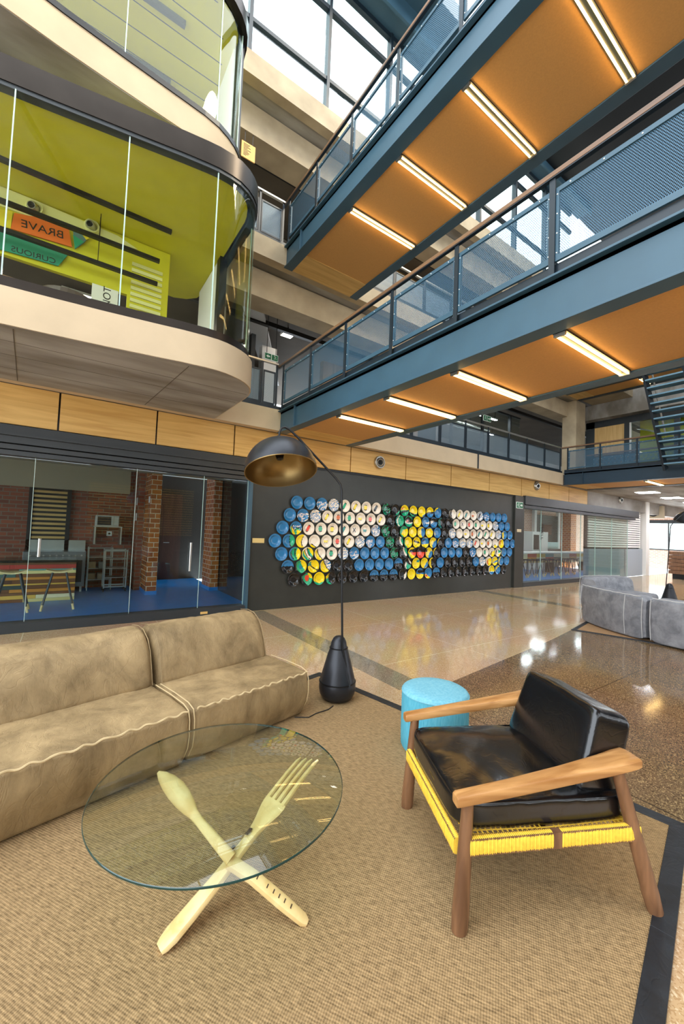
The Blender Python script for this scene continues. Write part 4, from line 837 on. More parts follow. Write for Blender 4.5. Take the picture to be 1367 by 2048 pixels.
# glass front
gp = thing('glass_partition', 'frameless glass front of the kitchen left of the dark wall', 'glass partition', (0, 7.2, .13))
for i, (xa, xb) in enumerate(((-3.2,-1.95),(-1.95,-.36),(-.36,.95),(.95,2.02),(2.02,2.84))):
    g = MB().box(xa+.004, xb-.004, 7.195, 7.207, .13, 2.5).build('glass_panel', m_glassk, gp)
    if i == 3: g['label'] = 'glass door panel with bar handle'
    MB().box(xb-.008, xb-.002, 7.19, 7.212, .13, 2.5).build('edge_strip', m_edge, g)
    for xx in (xa+.15, xb-.15): MB().box(xx-.04, xx+.04, 7.185, 7.19, 2.46, 2.49).build('clamp', m_inox, g)
    if i in (3,1):
        hx = xb-.18 if i == 3 else xb+.11
        zz = (.78,1.27) if i == 3 else (1.04,1.30)
        MB().tube([(hx,7.15,zz[0]),(hx,7.15,zz[1])], .02, 12).tube([(hx,7.15,zz[0]+.06),(hx,7.195,zz[0]+.06)], .008, 8).tube([(hx,7.15,zz[1]-.06),(hx,7.195,zz[1]-.06)], .008, 8).build('handle', m_inox, g)
    if i == 4: MB().box(xa+.02, xa+.14, 7.07, 7.08, .04, .08).build('floor_lock', m_ply, g)
# plank counter
PL = ['#f3e0b0','#b93a2a','#6fa08c','#e7cf86','#7c4a26','#3c4a44','#e9b24a','#5b3520','#f0dfb5','#4f6b5f','#8e2f22','#d88a35']
rnd = random.Random(5)
t = thing('island_counter', 'kitchen island clad in multicoloured reclaimed planks with black top', 'counter', (-1.0, 9.8, .03))
ck = MB(); z = .03
rows = [(.06,[5,4,3]),(.07,[10,6,0]),(.05,[6,4]),(.06,[7,4,11]),(.07,[5,5,4]),(.03,[0,6]),(.07,[4,7,4]),(.05,[6,9,11]),(.06,[5,9,4]),(.06,[3,0,3]),(.03,[2,4,2]),(.08,[0,1,1]),(.04,[4,4])]
for h_, cs_ in rows:
    L = -2.6; 
    for i, c_ in enumerate(cs_):
        wd = 2.85/len(cs_)+(rnd.uniform(-.25,.25) if i < len(cs_)-1 else 0); x2 = min(L+wd, .25) if i < len(cs_)-1 else .25
        ck.box(L+.002, x2-.002, 9.4, 9.42, z+.002, z+h_-.002, lin(PL[c_])); L = x2
    ck.box(.25, .27, 9.4, 10.0, z+.002, z+h_-.002, lin(PL[cs_[-1]])); z += h_
ck.build('plank_cladding', m_board, t)
MB().box(-2.6, .25, 9.42, 10.0, .03, z).build('carcass', m_black, t)
MB().box(-2.65, .29, 9.36, 10.05, z, z+.045).build('worktop', M('black_top','#1b1f20',0.15), t, bevel=.004)
# stools
def make_stool(label, grp, mseat, msock):
    t = thing('bar_stool', label, 'stool', (0,0,0), grp)
    s = MB(); n = 20
    prof = []
    for i in range(11):
        u = -0.19+.038*i
        for j in range(7):
            v = -.13+.043*j; prof.append((u, v, .655+1.1*u*u*1.0))
    vs = prof+[(a, b_, c_-.025) for a, b_, c_ in prof]; fs = []
    for i in range(10):
        for j in range(6):
            q = (i*7+j, (i+1)*7+j, (i+1)*7+j+1, i*7+j+1); fs.append(q); fs.append(tuple(77+k for k in q[::-1]))
    for i in range(10):
        for j in (0, 6): a = i*7+j; b_ = (i+1)*7+j; fs.append((a,b_,b_+77,a+77))
    for j in range(6):
        for i in (0, 10): a = i*7+j; fs.append((a,a+1,a+78,a+77))
    s.add(vs, fs).build('seat', mseat, t)
    for dx, dy in ((-1,-1),(1,-1),(1,1),(-1,1)):
        l = MB().tube([(.09*dx,.07*dy,.655),(.21*dx,.15*dy,.09)], .016, 8).build('leg', m_lintel, t)
        MB().tube([(.21*dx,.15*dy,.10),(.23*dx,.165*dy,0)], .018, 8).build('foot_sock', msock, l)
    return t
s0 = make_stool('pale wooden saddle stool at the plank island, nearer the range', 'saddle stools at the plank island', m_pine, m_pine); s0.location = (.01, 8.55, .03)
copy_tree(s0, (-.62, 8.52, .03), 'pale wooden saddle stool at the plank island, farther left', 'saddle stools at the plank island')
# range, shelf, microwave, carts, socket
t = thing('cooking_range', 'steel cooking range with a row of knobs against the brick wall', 'cooker', (0, 10.6, .03))
MB().box(-.62, .46, 10.3, 10.9, .15, .90).build('body', M('range_steel','#77797a',0.3,0.6), t, bevel=.005)
MB().box(-.62, .46, 10.86, 10.92, .90, 1.12).build('backsplash', m_inox, t)
for k in range(9): MB().lathe([(.018,0),(.018,.025),(0,.025)], (-.5+.11*k,10.3,.82), (0,-1,0), 12).build('knob', m_inox, t)
MB().box(-.55, .0, 10.28, 10.3, .25, .72).build('oven_door', m_black, t); MB().box(.06,.4,10.28,10.3,.25,.72).build('oven_door', m_black, t)
MB().tube([(-.5,10.25,.73),(-.05,10.25,.73)], .012, 8).build('handle', m_inox, t)
for x_ in (-.55,.4): MB().box(x_-.02,x_+.02,10.4,10.44,.03,.15).build('leg', m_inox, t)
t = thing('wall_shelf', 'steel wall shelf carrying the microwave on the brick wall', 'shelf', (.85, 10.8, 1.35))
MB().box(.58, 1.15, 10.55, 10.95, 1.44, 1.46).build('shelf', m_inox, t)
for x_ in (.6, 1.12): MB().box(x_, x_+.03, 10.6, 10.95, 1.05, 1.44).build('bracket', m_inox, t)
t = thing('microwave_oven', 'silver microwave oven on the steel wall shelf', 'microwave', (.85, 10.75, 1.46))
MB().box(.61, 1.08, 10.6, 10.93, 1.46, 1.71).build('body', M('microwave_silver','#a8a59c',0.35,0.5), t, bevel=.006)
MB().box(.65, .92, 10.59, 10.6, 1.49, 1.68).build('door', m_black, t); MB().box(.95,.965,10.57,10.6,1.49,1.68).build('handle', m_inox, t); MB().box(.98,1.06,10.59,10.6,1.49,1.68).build('control_panel', m_inox, t)
t = thing('wall_socket', 'white socket plate under the microwave shelf', 'socket', (.92,10.94,1.28)); MB().box(.87,.98,10.93,10.95,1.23,1.34).build('plate', m_white, t); MB().lathe([(.025,0),(.025,.01),(0,.01)],(.925,10.93,1.285),(0,-1,0),12).build('plug', m_black, t)
t = thing('steel_cart', 'open steel trolley frame beside the tiled column', 'trolley', (1.05,10.2,.03))
fr = MB()
for x_ in (.80,1.22):
    for y_ in (10.0,10.35): fr.box(x_-.012,x_+.012,y_-.012,y_+.012,.13,.96)
for z_ in (.16,.94):
    for y_ in (10.0,10.35): fr.box(.80,1.22,y_-.012,y_+.012,z_-.012,z_+.012)
    for x_ in (.80,1.22): fr.box(x_-.012,x_+.012,10.0,10.35,z_-.012,z_+.012)
fr.build('frame', m_inox, t)
for z_ in (.35,.55,.75): MB().box(.81,1.21,10.0,10.35,z_,z_+.012).build('shelf', m_inox, t)
for x_ in (.80,1.22):
    for y_ in (10.0,10.35): MB().lathe([(0,0),(.035,0),(.035,.02),(0,.02)],(x_-.01,y_,.085),(1,0,0),14).build('castor', m_black, t)
t = thing('storage_rack', 'steel rack of shelves with containers between the range and the trolley', 'rack', (.65,10.7,.03))
fr = MB()
for x_ in (.52,.98):
    for y_ in (10.5,10.85): fr.box(x_-.01,x_+.01,y_-.01,y_+.01,.03,.98)
fr.build('frame', m_inox, t)
for z_ in (.25,.5,.75,.96): MB().box(.52,.98,10.5,10.85,z_,z_+.012).build('shelf', m_inox, t)
for i, (x_, z_, c_) in enumerate(((.6,.262,'#8a6f4e'),(.78,.262,'#9b8a73'),(.6,.512,'#a5855a'),(.8,.512,'#7a7466'))):
    one('storage_box', MB().box(x_-.07,x_+.07,10.55,10.75,z_,z_+.14), M('box_%d'%i,c_,.6), ['brown box on the lowest rack shelf, left','grey beige box on the lowest rack shelf, right','tan box on the middle rack shelf, left','grey box on the middle rack shelf, right'][i], 'box', bevel=.004)
# slats reflected in the kitchen glass, modelled as a screen on its wall
t = thing('louvre_screen', 'reflection of timber slats modelled as a screen on the kitchen brick wall', 'louvre screen', (-.25,10.9,1.0))
MB().box(-.62,-.54,10.86,10.95,.9,2.6).box(.06,.14,10.86,10.95,.9,2.6).box(-.62,.14,10.86,10.95,2.54,2.6).box(-.54,.06,10.93,10.95,.9,2.6).build('frame', m_black, t)
for k in range(15): MB().box(-.54,.06,10.885,10.915,1.05+.1*k,1.10+.1*k).build('slat', m_ply, t)
for i, (zz, lb) in enumerate(((1.98,'upper white switch box on the tiled return'),(1.62,'lower white switch box on the tiled return'))):
    one('switch_box', MB().box(1.39,1.40,10.3,10.42,zz,zz+.17), m_white, lb, 'switch')
one('switch_box', MB().box(1.53,1.54,9.55,9.66,2.02,2.16), m_white, 'small white control box high on the tiled column', 'switch')
for i,(x_,y_) in enumerate(((-.6,8.6),(.9,9.0),(2.3,8.8))):
    t = thing('ceiling_light', ['flush strip light above the plank island','flush strip light above the kitchen floor before the range','flush strip light above the kitchen door'][i], 'light', (x_,y_,2.88), 'kitchen strip lights')
    MB().box(x_-.3,x_+.3,y_-.05,y_+.05,2.87,2.9).build('housing', m_white, t); MB().box(x_-.28,x_+.28,y_-.04,y_+.04,2.866,2.87).build('diffuser', emit('kitchen_glow_%d'%i,'#f4efe2',3.0), t)

# ================================================================== SECOND GLAZED ROOM (far)
struct('floor', MB().box(12.0, 22.2, 7.3, 11.4, 0.0, 0.03), m_bluefl)
struct('wall_studio', MB().box(11.9, 12.02, 7.3, 11.4, 0, 3.05), m_white)
struct('wall_studio', MB().box(12.0, 16.9, 11.2, 11.4, 0, 3.05).box(16.9, 18.5, 11.2, 11.4, 0, 1.75).box(18.5, 34, 11.2, 11.4, 0, 3.05), m_brickp)
w = tag(MB().box(16.9,16.98,11.2,11.3,1.75,3.05).box(17.9,17.98,11.2,11.3,1.75,3.05).box(18.42,18.5,11.2,11.3,1.75,3.05).build('window_41', m_steeld), kind='structure')
MB().box(16.98, 18.42, 11.24, 11.25, 1.75, 3.05).build('pane', glass('green_garden_glass', '#5f9a86', .8, 0), w)
struct('wall_studio', MB().box(22.5, 23.1, 10.6, 11.2, 0, 3.05), m_tile)
d = tag(MB().box(19.9, 22.1, 11.1, 11.18, 1.35, 2.75).build('door_2', M('dark_teal_panel','#123c3d',0.25), None), kind='structure')
struct('wall_studio', MB().box(19.7, 19.9, 11.05, 11.2, 0, 3.05).box(22.1,22.3,11.05,11.2,0,3.05), m_white)
struct('wall_studio', MB().box(19.9, 22.1, 11.05, 11.2, 1.0, 1.35), M('pale_splashback','#b8d6d2',.3))
struct('wall_studio', MB().box(19.9, 22.1, 10.9, 11.2, 0.1, 1.0), m_black)
gp = thing('glass_partition', 'frameless glass front of the far studio right of the mural', 'glass partition', (16, 7.18, .14))
for i, (xa, xb) in enumerate(((12.02,13.2),(13.2,14.6),(14.6,16.0),(16.0,17.2),(17.2,18.7),(18.7,20.3))):
    g = MB().box(xa+.004, xb-.004, 7.175, 7.187, .03 if i > 3 else .14, 2.5).build('glass_panel', m_glass, gp)
    MB().box(xb-.012, xb-.002, 7.17, 7.192, .03, 2.5).build('edge_strip', m_edge, g)
t = thing('window_lettering', 'dark vertical lettering running down the far studio glass', 'lettering', (13.25,7.16,1.5))
MB().box(13.10,13.11,7.168,7.1685,.7,2.4).build('rule', m_ink, t)
text('MELL', 13.24, 7.168, 1.72, .19, m_ink, t, rot=-PI/2)
t = thing('louvre_screen', 'wide white horizontal slat screen at the far end of the studio front', 'louvre screen', (19.5,7.3,1.25))
for k in range(17): MB().box(16.9,22.1,7.30,7.34,1.28+.098*k,1.35+.098*k).build('slat', m_white, t)
for x_ in (16.9,18.2,19.6,21.0,22.1): MB().box(x_-.03,x_+.03,7.34,7.38,1.25,2.895).build('upright', m_lintel, t)
struct('wall_left', MB().box(16.95, 22.2, 7.40, 7.5, 1.2, 2.95), M('dark_green_glazing','#22302e',.25))
struct('wall_left', MB().box(20.3, 22.2, 7.25, 7.4, 0, 1.22).box(16.95,20.3,7.3,7.5,0,1.22), M('grey_dado','#9aa3aa',0.4))
struct('trim_60', MB().box(20.2, 22.2, 7.25, 7.5, 2.95, 3.45), m_sky)
t = thing('island_counter', 'long pale counter inside the far studio behind the stools', 'counter', (18,9.3,.03))
MB().box(15.0,21.6,9.0,9.7,.9,.96).build('worktop', m_white, t, bevel=.005)
ck = MB()
for k in range(9): ck.box(15.1+.7*k,15.1+.7*(k+1)-.005,9.14,9.16,.74,.9,lin(['#e9d9b0','#c24a30','#e9c25a','#7fa99b','#f0dfb5'][k%5])).box(15.1+.7*k,15.1+.7*(k+1)-.005,9.14,9.16,.58,.735,lin(['#f3e0b0','#d88a35','#f0dfb5','#b93a2a','#4f6b5f'][k%5]))
ck.build('plank_cladding', m_board, t)
MB().box(15.1,21.4,9.17,9.65,.5,.9).build('carcass', m_pine, t)
for x_ in (15.2,18.0,21.2): MB().box(x_,x_+.08,9.2,9.6,.03,.5).build('leg', m_lintel, t)
s1 = make_stool('dark stool at the far studio counter, leftmost', 'dark stools at the far studio counter', m_black, m_pine); s1.location = (14.3, 8.6, .03)
for k in range(1, 8): copy_tree(s1, (14.3+.62*k, 8.6+.03*(k%2), .03), 'dark stool at the far studio counter, %s from the left' % ON[k+1], 'dark stools at the far studio counter')
t = thing('refrigerator', 'white refrigerator cabinet inside the far studio', 'refrigerator', (19,10.6,.03))
MB().box(18.2,19.6,10.3,10.8,.03,1.85).build('body', m_white, t, bevel=.01); MB().box(18.3,18.75,10.285,10.3,1.0,1.7).build('door', m_black, t); MB().box(18.9,18.93,10.26,10.3,.6,1.6).build('handle', m_inox, t)
t = thing('wall_screen', 'small black screen on the dark teal panel in the far studio', 'screen', (20.9,11.08,1.9)); MB().box(20.5,21.4,11.05,11.1,1.7,2.3).build('housing', m_black, t, bevel=.004); MB().box(20.55,21.35,11.045,11.05,1.75,2.25).build('screen', M('screen_black','#050607',.1), t)
for i,(x_,y_) in enumerate(((14.4,8.2),(16.8,9.2),(19.0,8.4))): led(x_,y_,3.0,.25,['square light at the left of the far studio ceiling','square light at the middle of the far studio ceiling','square light at the right of the far studio ceiling'][i],'far studio ceiling lights')
struct('ceiling', MB().box(12.0, 34, 7.3, 11.4, 3.05, 3.1), m_sky)
CP = [(17.6,5.6),(20.2,5.6),(23.0,5.6),(18,2.5),(21,2.5),(24,2.5),(27,2.5),(18,-1.5),(21,-1.5),(24,-1.5)]  # ceiling panels added to brighten the far hall and slat screen
for k, (x_, y_) in enumerate(CP):
    rw = ['row nearest the slat screen','middle row','row farthest from the slat screen'][0 if k < 3 else (1 if k < 7 else 2)]
    t = thing('panel_light', 'added fill panel over the far hall, %s in the %s' % (['first','second','third','fourth'][k if k < 3 else (k-3 if k < 7 else k-7)], rw), 'light', (x_, y_, 3.4), 'added fill panels of the far ground floor hall')
    MB().box(x_-.32, x_+.32, y_-.32, y_+.32, 3.39, 3.43).build('housing', m_white, t); MB().box(x_-.3, x_+.3, y_-.3, y_+.3, 3.385, 3.39).build('diffuser', m_ledb, t)
# kiosk things at the far end
t = thing('reception_counter', 'dark stacked timber counter at the far right end', 'counter', (22.3,5.7,0))
for k in range(6): MB().box(22.0,22.6,4.6,6.22,.22+.165*k,.37+.165*k).build('timber_course', m_walnut, t, bevel=.006)
MB().box(22.1,22.5,4.7,6.1,0,.22).build('plinth', m_black, t)
t = thing('fan_unit', 'square extractor fan box on the far wall', 'fan', (24,7.4,3)); MB().box(24.0,24.25,7.0,7.75,2.75,3.35).build('housing', M('fan_beige','#b8a88c',.5), t); MB().lathe([(.22,0),(.22,.03),(.16,.03),(.16,.0)],(24.0,7.38,3.05),(-1,0,0),24).build('rim', m_black, t); MB().lathe([(.09,0),(.09,.03),(0,.03)],(24.0,7.38,3.05),(-1,0,0),16).build('hub', m_black, t)
# ================================================================== RUG
RU = Vector((0.985, -0.13, 0)).normalized()
rc = [(2.42,3.78),(2.975,0.745),(2.10,0.567),(-3.4,-0.56),(-4.0,2.24)]
def shrink(poly, d):
    cx = sum(p[0] for p in poly)/len(poly); out = []; n = len(poly)
    ar = sum(poly[i][0]*poly[(i+1)%n][1]-poly[(i+1)%n][0]*poly[i][1] for i in range(n)); s = 1 if ar > 0 else -1
    for i in range(n):
        a = Vector(poly[i-1]); b = Vector(poly[i]); c = Vector(poly[(i+1)%n])
        d1 = (b-a).normalized(); d2 = (c-b).normalized(); n1 = Vector((-d1.y, d1.x))*s; n2 = Vector((-d2.y, d2.x))*s
        bis = (n1+n2).normalized(); out.append(tuple(b+bis*d/max(.3, bis.dot(n1))))
    return out
RUGZ = 0.012
rug = thing('rug', 'large tan sisal rug with black leather binding under the sofa and armchair', 'rug', (0.5, 2.2, 0.0))
MB().prism(shrink(rc, .075), 0.003, RUGZ).build('woven_field', m_rug, rug)
ri = shrink(rc, .08); bd = MB(); n = len(rc)
for i in range(n):
    j = (i+1) % n
    q = [rc[i], rc[j], ri[j], ri[i]]
    bd.prism(q, 0.002, RUGZ+.004)
bd.build('border', m_rugb, rug, bevel=.002)['label'] = 'black leather binding'

# ================================================================== puffed, creased upholstery
def puff(profile, p0, u, v, L, n=28, rnd=0.05, amp=0.006, seed=0.0, endscale=0.06, wr=1.0):
    """profile: closed list of (v, z); swept along u for length L from p0, ends rounded over rnd"""
    mb = MB(); m = len(profile)
    cv = sum(p[0] for p in profile)/m; cz = sum(p[1] for p in profile)/m
    vs = []
    ts = []
    for i in range(6): a = (i/5.0)*PI/2; ts.append((rnd*(1-math.cos(a)) , math.sin(a)))
    st = [(t, s_) for t, s_ in ts]+[(rnd+(L-2*rnd)*i/n, 1.0) for i in range(1, n)]+[(L-t, s_) for t, s_ in reversed(ts)]
    for t, s_ in st:
        ins = (1-s_)*rnd
        for (a, z) in profile:
            dv, dz = a-cv, z-cz; ln = math.hypot(dv, dz) or 1
            k = max(0.0, 1-ins/ln)
            vv, zz = cv+dv*k, cz+dz*k
            e = min(t, L-t)
            p = Vector(p0)+Vector(u)*t+Vector(v)*vv+Vector((0,0,zz))
            nz = noise.noise(Vector((p.x*3.1+seed, p.y*3.1, p.z*3.7)))+.55*noise.noise(Vector((p.x*9+seed, p.y*9, p.z*8)))
            nz += .35*noise.noise(Vector((p.x*21+seed, p.y*15, p.z*5)))
            bul = amp*nz*wr
            dirv = (Vector(v)*dv+Vector((0,0,dz))).normalized()
            if z > 0.04: p += dirv*bul
            vs.append(p)
    fs = []; N = len(st)
    for i in range(N-1):
        for k in range(m): fs.append((i*m+k, i*m+(k+1)%m, (i+1)*m+(k+1)%m, (i+1)*m+k))
    mb.add(vs, fs, None, True)
    # closing caps as fans
    for base, rev in ((0, True), ((N-1)*m, False)):
        c = Vector((0,0,0))
        for k in range(m): c += vs[base+k]
        c /= m; o_ = len(mb.v); mb.v.append(tuple(c))
        for k in range(m):
            f = (base+k, base+(k+1)%m, o_); mb.f.append(f if not rev else f[::-1]); mb.c.append(None); mb.sm.append(True)
    return mb
def rprof(pts, rads, seg=5):
    """rounded polygon profile"""
    out = []; n = len(pts)
    for i in range(n):
        a = Vector(pts[i-1]); b = Vector(pts[i]); c = Vector(pts[(i+1)%n]); r = rads[i]
        if r <= 0: out.append(tuple(b)); continue
        p = b+(a-b).normalized()*r; q = b+(c-b).normalized()*r
        for k in range(seg+1):
            t = k/seg; out.append(tuple(p*(1-t)**2+b*2*t*(1-t)+q*t*t))
    # densify long spans
    res = []; m = len(out)
    for i in range(m):
        a = Vector(out[i]); b = Vector(out[(i+1)%m]); res.append(tuple(a)); d = (b-a).length; k = int(d/0.07)
        for j in range(1, k+1): res.append(tuple(a.lerp(b, j/(k+1))))
    return res
# ------------------------------------------------------------------ tan suede sofa
su = Vector((.972, .233, 0)); sv = Vector((-.233, .972, 0))
sofa = thing('modular_sofa', 'long tan suede sofa with raised wavy seams at the left', 'sofa', tuple(su*1.0+sv*2.9))
Z0 = RUGZ
seatp = rprof([(2.52,Z0),(2.455,.20),(2.475,.375),(2.75,.40),(3.42,.385),(3.42,Z0)], [.04,.10,.035,.10,.04,.02])
backp = rprof([(2.99,.37),(3.06,.62),(3.20,.775),(3.42,.77),(3.52,.60),(3.50,.002),(3.30,.002),(3.30,.30)], [.05,.12,.10,.10,.10,.02,.02,.02])
for i, (ua, ub) in enumerate(((1.385, 2.44), (.02, 1.375), (-1.4, .01))):
    MB_ = puff(seatp, su*ua, su, sv, ub-ua, 44, .045, .010, 3.0*i)
    MB_.build('seat', m_suede, sofa)
    puff(backp, su*(ua+.01), su, sv, ub-ua-.02-(0.02 if i == 0 else 0), 40, .06, .010, 7.0+i).build('backrest', m_suede, sofa)
    # wavy raised seam on the front edge and end seams
    pts = []
    for k in range(91):
        t = ua+.03+(ub-ua-.06)*k/90
        w_ = .0045*math.sin(k*1.15+i)+.003*math.sin(k*.47+i)
        pts.append(su*t+sv*(2.466+w_)+Vector((0,0,.378+.006*math.sin(k*.8))))
    MB().tube(pts, .0065, 6).build('raised_seam', m_seam, sofa)
    for e, eb in ((ua+.012, ua+.03), (ub-.012, ub-(.06 if i == 0 else .03))):
        sp_ = [su*e+sv*(a+(-.004))+Vector((0,0,z)) for a, z in [(2.53,.05),(2.475,.14),(2.462,.22),(2.468,.32),(2.487,.375),(2.56,.398),(2.75,.405),(2.98,.402)]]
        MB().tube(sp_, .004, 6).build('end_seam', m_seam, sofa)
        sp_ = [su*eb+sv*(a+.004)+Vector((0,0,z)) for a, z in [(2.985,.40),(3.02,.52),(3.055,.63),(3.11,.71),(3.20,.765),(3.30,.778),(3.42,.76)]]
        MB().tube(sp_, .0035, 6).build('end_seam', m_suede, sofa)
# ------------------------------------------------------------------ floor lamp
def floor_lamp(x, y, z, label, yaw=0.0, sc=1.0, cable=True):
    t = thing('floor_lamp', label, 'lamp', (x, y, z))
    c, s_ = math.cos(yaw), math.sin(yaw)
    def P(a, b_, h_): return Vector((x+(a*c-b_*s_)*sc, y+(a*s_+b_*c)*sc, z+h_*sc))
    MB().lathe([(0,0),(.10,0),(.135,.015),(.163,.06),(.172,.11),(.170,.15),(.165,.168),(.15,.24),(.125,.33),(.10,.42),(.082,.475),(.078,.49),(.070,.53),(.052,.565),(.03,.582),(0,.588)][::1], (x,y,z), (0,0,1), 40).build('base', m_lampm, t)
    for h_, r in ((.168,.169),(.475,.084)): MB().lathe([(r-.004,h_-.006),(r+.004,h_-.004),(r+.004,h_+.004),(r-.004,h_+.006)], (x,y,z), (0,0,1), 40).build('base_band', m_black, t)
    # pole leans against the front of the base
    f = P(-.02,-.0,0)
    pole = [P(0.02,-.17,.16),P(0.015,-.12,.30),P(-.02,-.085,.50),P(-.025,-.06,.9),P(-.03,-.03,1.4),P(-.035,.0,1.95),P(-.045,.006,2.01),P(-.085,.03,2.07),P(-.42,.22,2.45),P(-.49,.255,2.515),P(-.53,.27,2.53),P(-.565,.27,2.515),P(-.585,.265,2.47),P(-.595,.255,2.36)]
    MB().tube(pole, [.0105]*11+[.010]*3, 12).build('pole', m_black, t)
    tl = Vector((-.10, .36, -1)).normalized()      # opening direction of the dome (axis pointing down, tipped away from apex)
    ap = P(-.60,.25,2.385)
    ax = Vector((-0.03*c+.34*s_, -.03*s_-.34*c, -.94)).normalized()
    rr = .325*sc
    prof = [(rr*math.sin(a), rr*.97*(1-math.cos(a))) for a in [PI/2*k/18 for k in range(19)]]
    sh = MB().lathe(prof, ap, ax, 56).build('lamp_shade', m_lampm, t)
    pin = [(r*.985, h_+.004) for r, h_ in prof]
    MB().lathe(pin, ap, ax, 56).build('shade_lining', m_lampi, sh)['label'] = 'brushed brass inside of the dome'
    MB().lathe([(rr*.983, rr*.97-.002),(rr*1.004, rr*.97-.002),(rr*1.004, rr*.97+.004),(rr*.983, rr*.97+.004)], ap, ax, 56).build('rim', m_lampi, sh)
    MB().tube([ap+ax*-.05, ap+ax*.004], .016, 12).build('collar', m_black, t)
    MB().lathe([(.02,0.02),(.025,.09),(.035,.11),(.04,.15),(.03,.19),(0,.20)], ap, ax, 16).build('bulb_holder', m_black, t)
    if cable:
        MB().tube([P(-.12,-.12,.006),P(-.2,-.16,.006),P(-.33,-.17,.006),P(-.42,-.20,.006),P(-.52,-.14,.006)], .004, 6).build('cable', m_black, t)
    return t
floor_lamp(2.20, 3.12, RUGZ, 'tall black dome floor lamp with conical base beside the tan sofa')
floor_lamp(12.3, 3.45, 0, 'distant black dome floor lamp behind the grey sofas at right', yaw=R(172), cable=False)
# ------------------------------------------------------------------ pouf
px, py = 2.37, 2.08
pf = thing('pouf', 'round turquoise fabric pouf behind the armchair', 'pouf', (px, py, RUGZ))
z0 = RUGZ
MB().lathe([(0,z0),(.24,z0),(.245,z0+.01),(.247,z0+.1),(.247,.38),(.246,.405)], (px,py,0), (0,0,1), 64).build('side_cover', m_pouf, pf)
MB().lathe([(.246,.404),(.240,.421),(.225,.430),(.15,.434),(0,.436)], (px,py,0), (0,0,1), 64).build('seat_pad', m_pouft, pf)
MB().lathe([(.245,.400),(.2495,.403),(.2495,.408),(.245,.411)], (px,py,0), (0,0,1), 64).build('piping', m_pouft, pf)
# ------------------------------------------------------------------ glass table on giant cutlery
tb = thing('coffee_table', 'round glass coffee table carried by giant wooden fork and spoon', 'table', (.66, 1.80, RUGZ))
gx, gy, gr_, gz = .660, 1.795, .535, .447
gl = MB().lathe([(0,gz-.010),(gr_-.003,gz-.010),(gr_,gz-.008),(gr_,gz-.002),(gr_-.003,gz),(0,gz)], (gx,gy,0), (0,0,1), 128).build('glass_top', m_tglass, tb)
MB().lathe([(gr_-.0005,gz-.0095),(gr_+.0015,gz-.008),(gr_+.0015,gz-.002),(gr_-.0005,gz-.0005)], (gx,gy,0), (0,0,1), 128).build('glass_edge', m_tedge, gl)['label'] = 'dark green polished glass edge'
def blade(path, width, thick, wdir, closed_round=True, n=10, name='', mat=None, parent=None, dish=None):
    """flat board with elliptical section following a 3-D path; width and thickness per station"""
    mb = MB(); N = len(path); vs = []
    for i, p in enumerate(path):
        p = Vector(p); t = (Vector(path[min(i+1,N-1)])-Vector(path[max(i-1,0)])).normalized()
        w_ = (wdir-t*wdir.dot(t)).normalized(); nn = t.cross(w_)
        for k in range(n):
            an = 2*PI*k/n; cx, cy = math.cos(an), math.sin(an)
            cx = math.copysign(abs(cx)**.6, cx); cy = math.copysign(abs(cy)**.6, cy)
            q = p+w_*cx*width[i]/2+nn*cy*thick[i]/2
            if dish: q += nn*dish[i]*(cx*cx)
            vs.append(q)
    fs = [(i*n+k, i*n+(k+1)%n, (i+1)*n+(k+1)%n, (i+1)*n+k) for i in range(N-1) for k in range(n)]
    fs += [tuple(range(n))[::-1], tuple((N-1)*n+k for k in range(n))]
    mb.add(vs, fs, None, True)
    return mb.build(name, mat, parent)
fk0 = Vector((.385, 1.625, RUGZ+.004)); fkd = Vector((1.095, 1.775, .428))-fk0
fw_ = Vector((-fkd.y, fkd.x, 0)).normalized()
side_f = Vector((.20,-.93,.30)).normalized()
L = fkd.length; fd = fkd.normalized(); upn = side_f.cross(fd).normalized()
if upn.z < 0: upn = -upn
def fp(t, lift=0.0, s=0.0): return fk0+fkd*t+upn*lift+side_f*s
ts = [0,.02,.06,.15,.3,.42,.50,.55,.60,.64,.67,.70,.72]
fork = blade([fp(t, (-.012*math.sin(PI*min(t/.72,1)))) for t in ts], [.060,.078,.092,.088,.074,.062,.058,.066,.098,.135,.160,.172,.168], [.02,.028,.032,.032,.032,.030,.028,.026,.024,.022,.020,.020,.018], side_f, n=14, name='giant_fork', mat=m_pine, parent=tb)
for k in range(4):
    s_ = -.066+.044*k
    blade([fp(.70,0,s_), fp(.78,.004,s_*1.0), fp(.88,.006,s_), fp(.97,.004,s_), fp(1.0,.0,s_)], [.030,.023,.021,.018,.009], [.018,.017,.016,.014,.008], side_f, n=8, name='fork_tine', mat=m_pine, parent=fork)
sp0 = Vector((.895, 1.415, RUGZ+.004)); cr = Vector((.655, 1.665, .205)); tip = Vector((.435, 2.045, .428))
sd2 = Vector((.55,.45,.1)).normalized()
spoon = blade([sp0, sp0.lerp(cr,.05), sp0.lerp(cr,.3), sp0.lerp(cr,.7), cr-Vector((0,0,.018))], [.024,.044,.052,.050,.052], [.018,.028,.032,.034,.034], sd2, n=12, name='giant_spoon', mat=m_pine, parent=tb)
blade([cr.lerp(tip,-.02), cr.lerp(tip,.22), cr.lerp(tip,.40), cr.lerp(tip,.48), cr.lerp(tip,.56), cr.lerp(tip,.66), cr.lerp(tip,.77), cr.lerp(tip,.87), cr.lerp(tip,.95), tip],
      [.050,.042,.036,.042,.064,.082,.086,.072,.046,.014], [.030,.028,.026,.024,.022,.020,.020,.020,.018,.012], Vector((.55,.15,.75)).normalized(), n=16, name='spoon_bowl', mat=m_pine, parent=spoon, dish=[0,0,0,.004,.016,.026,.028,.022,.010,0])
kn = MB()
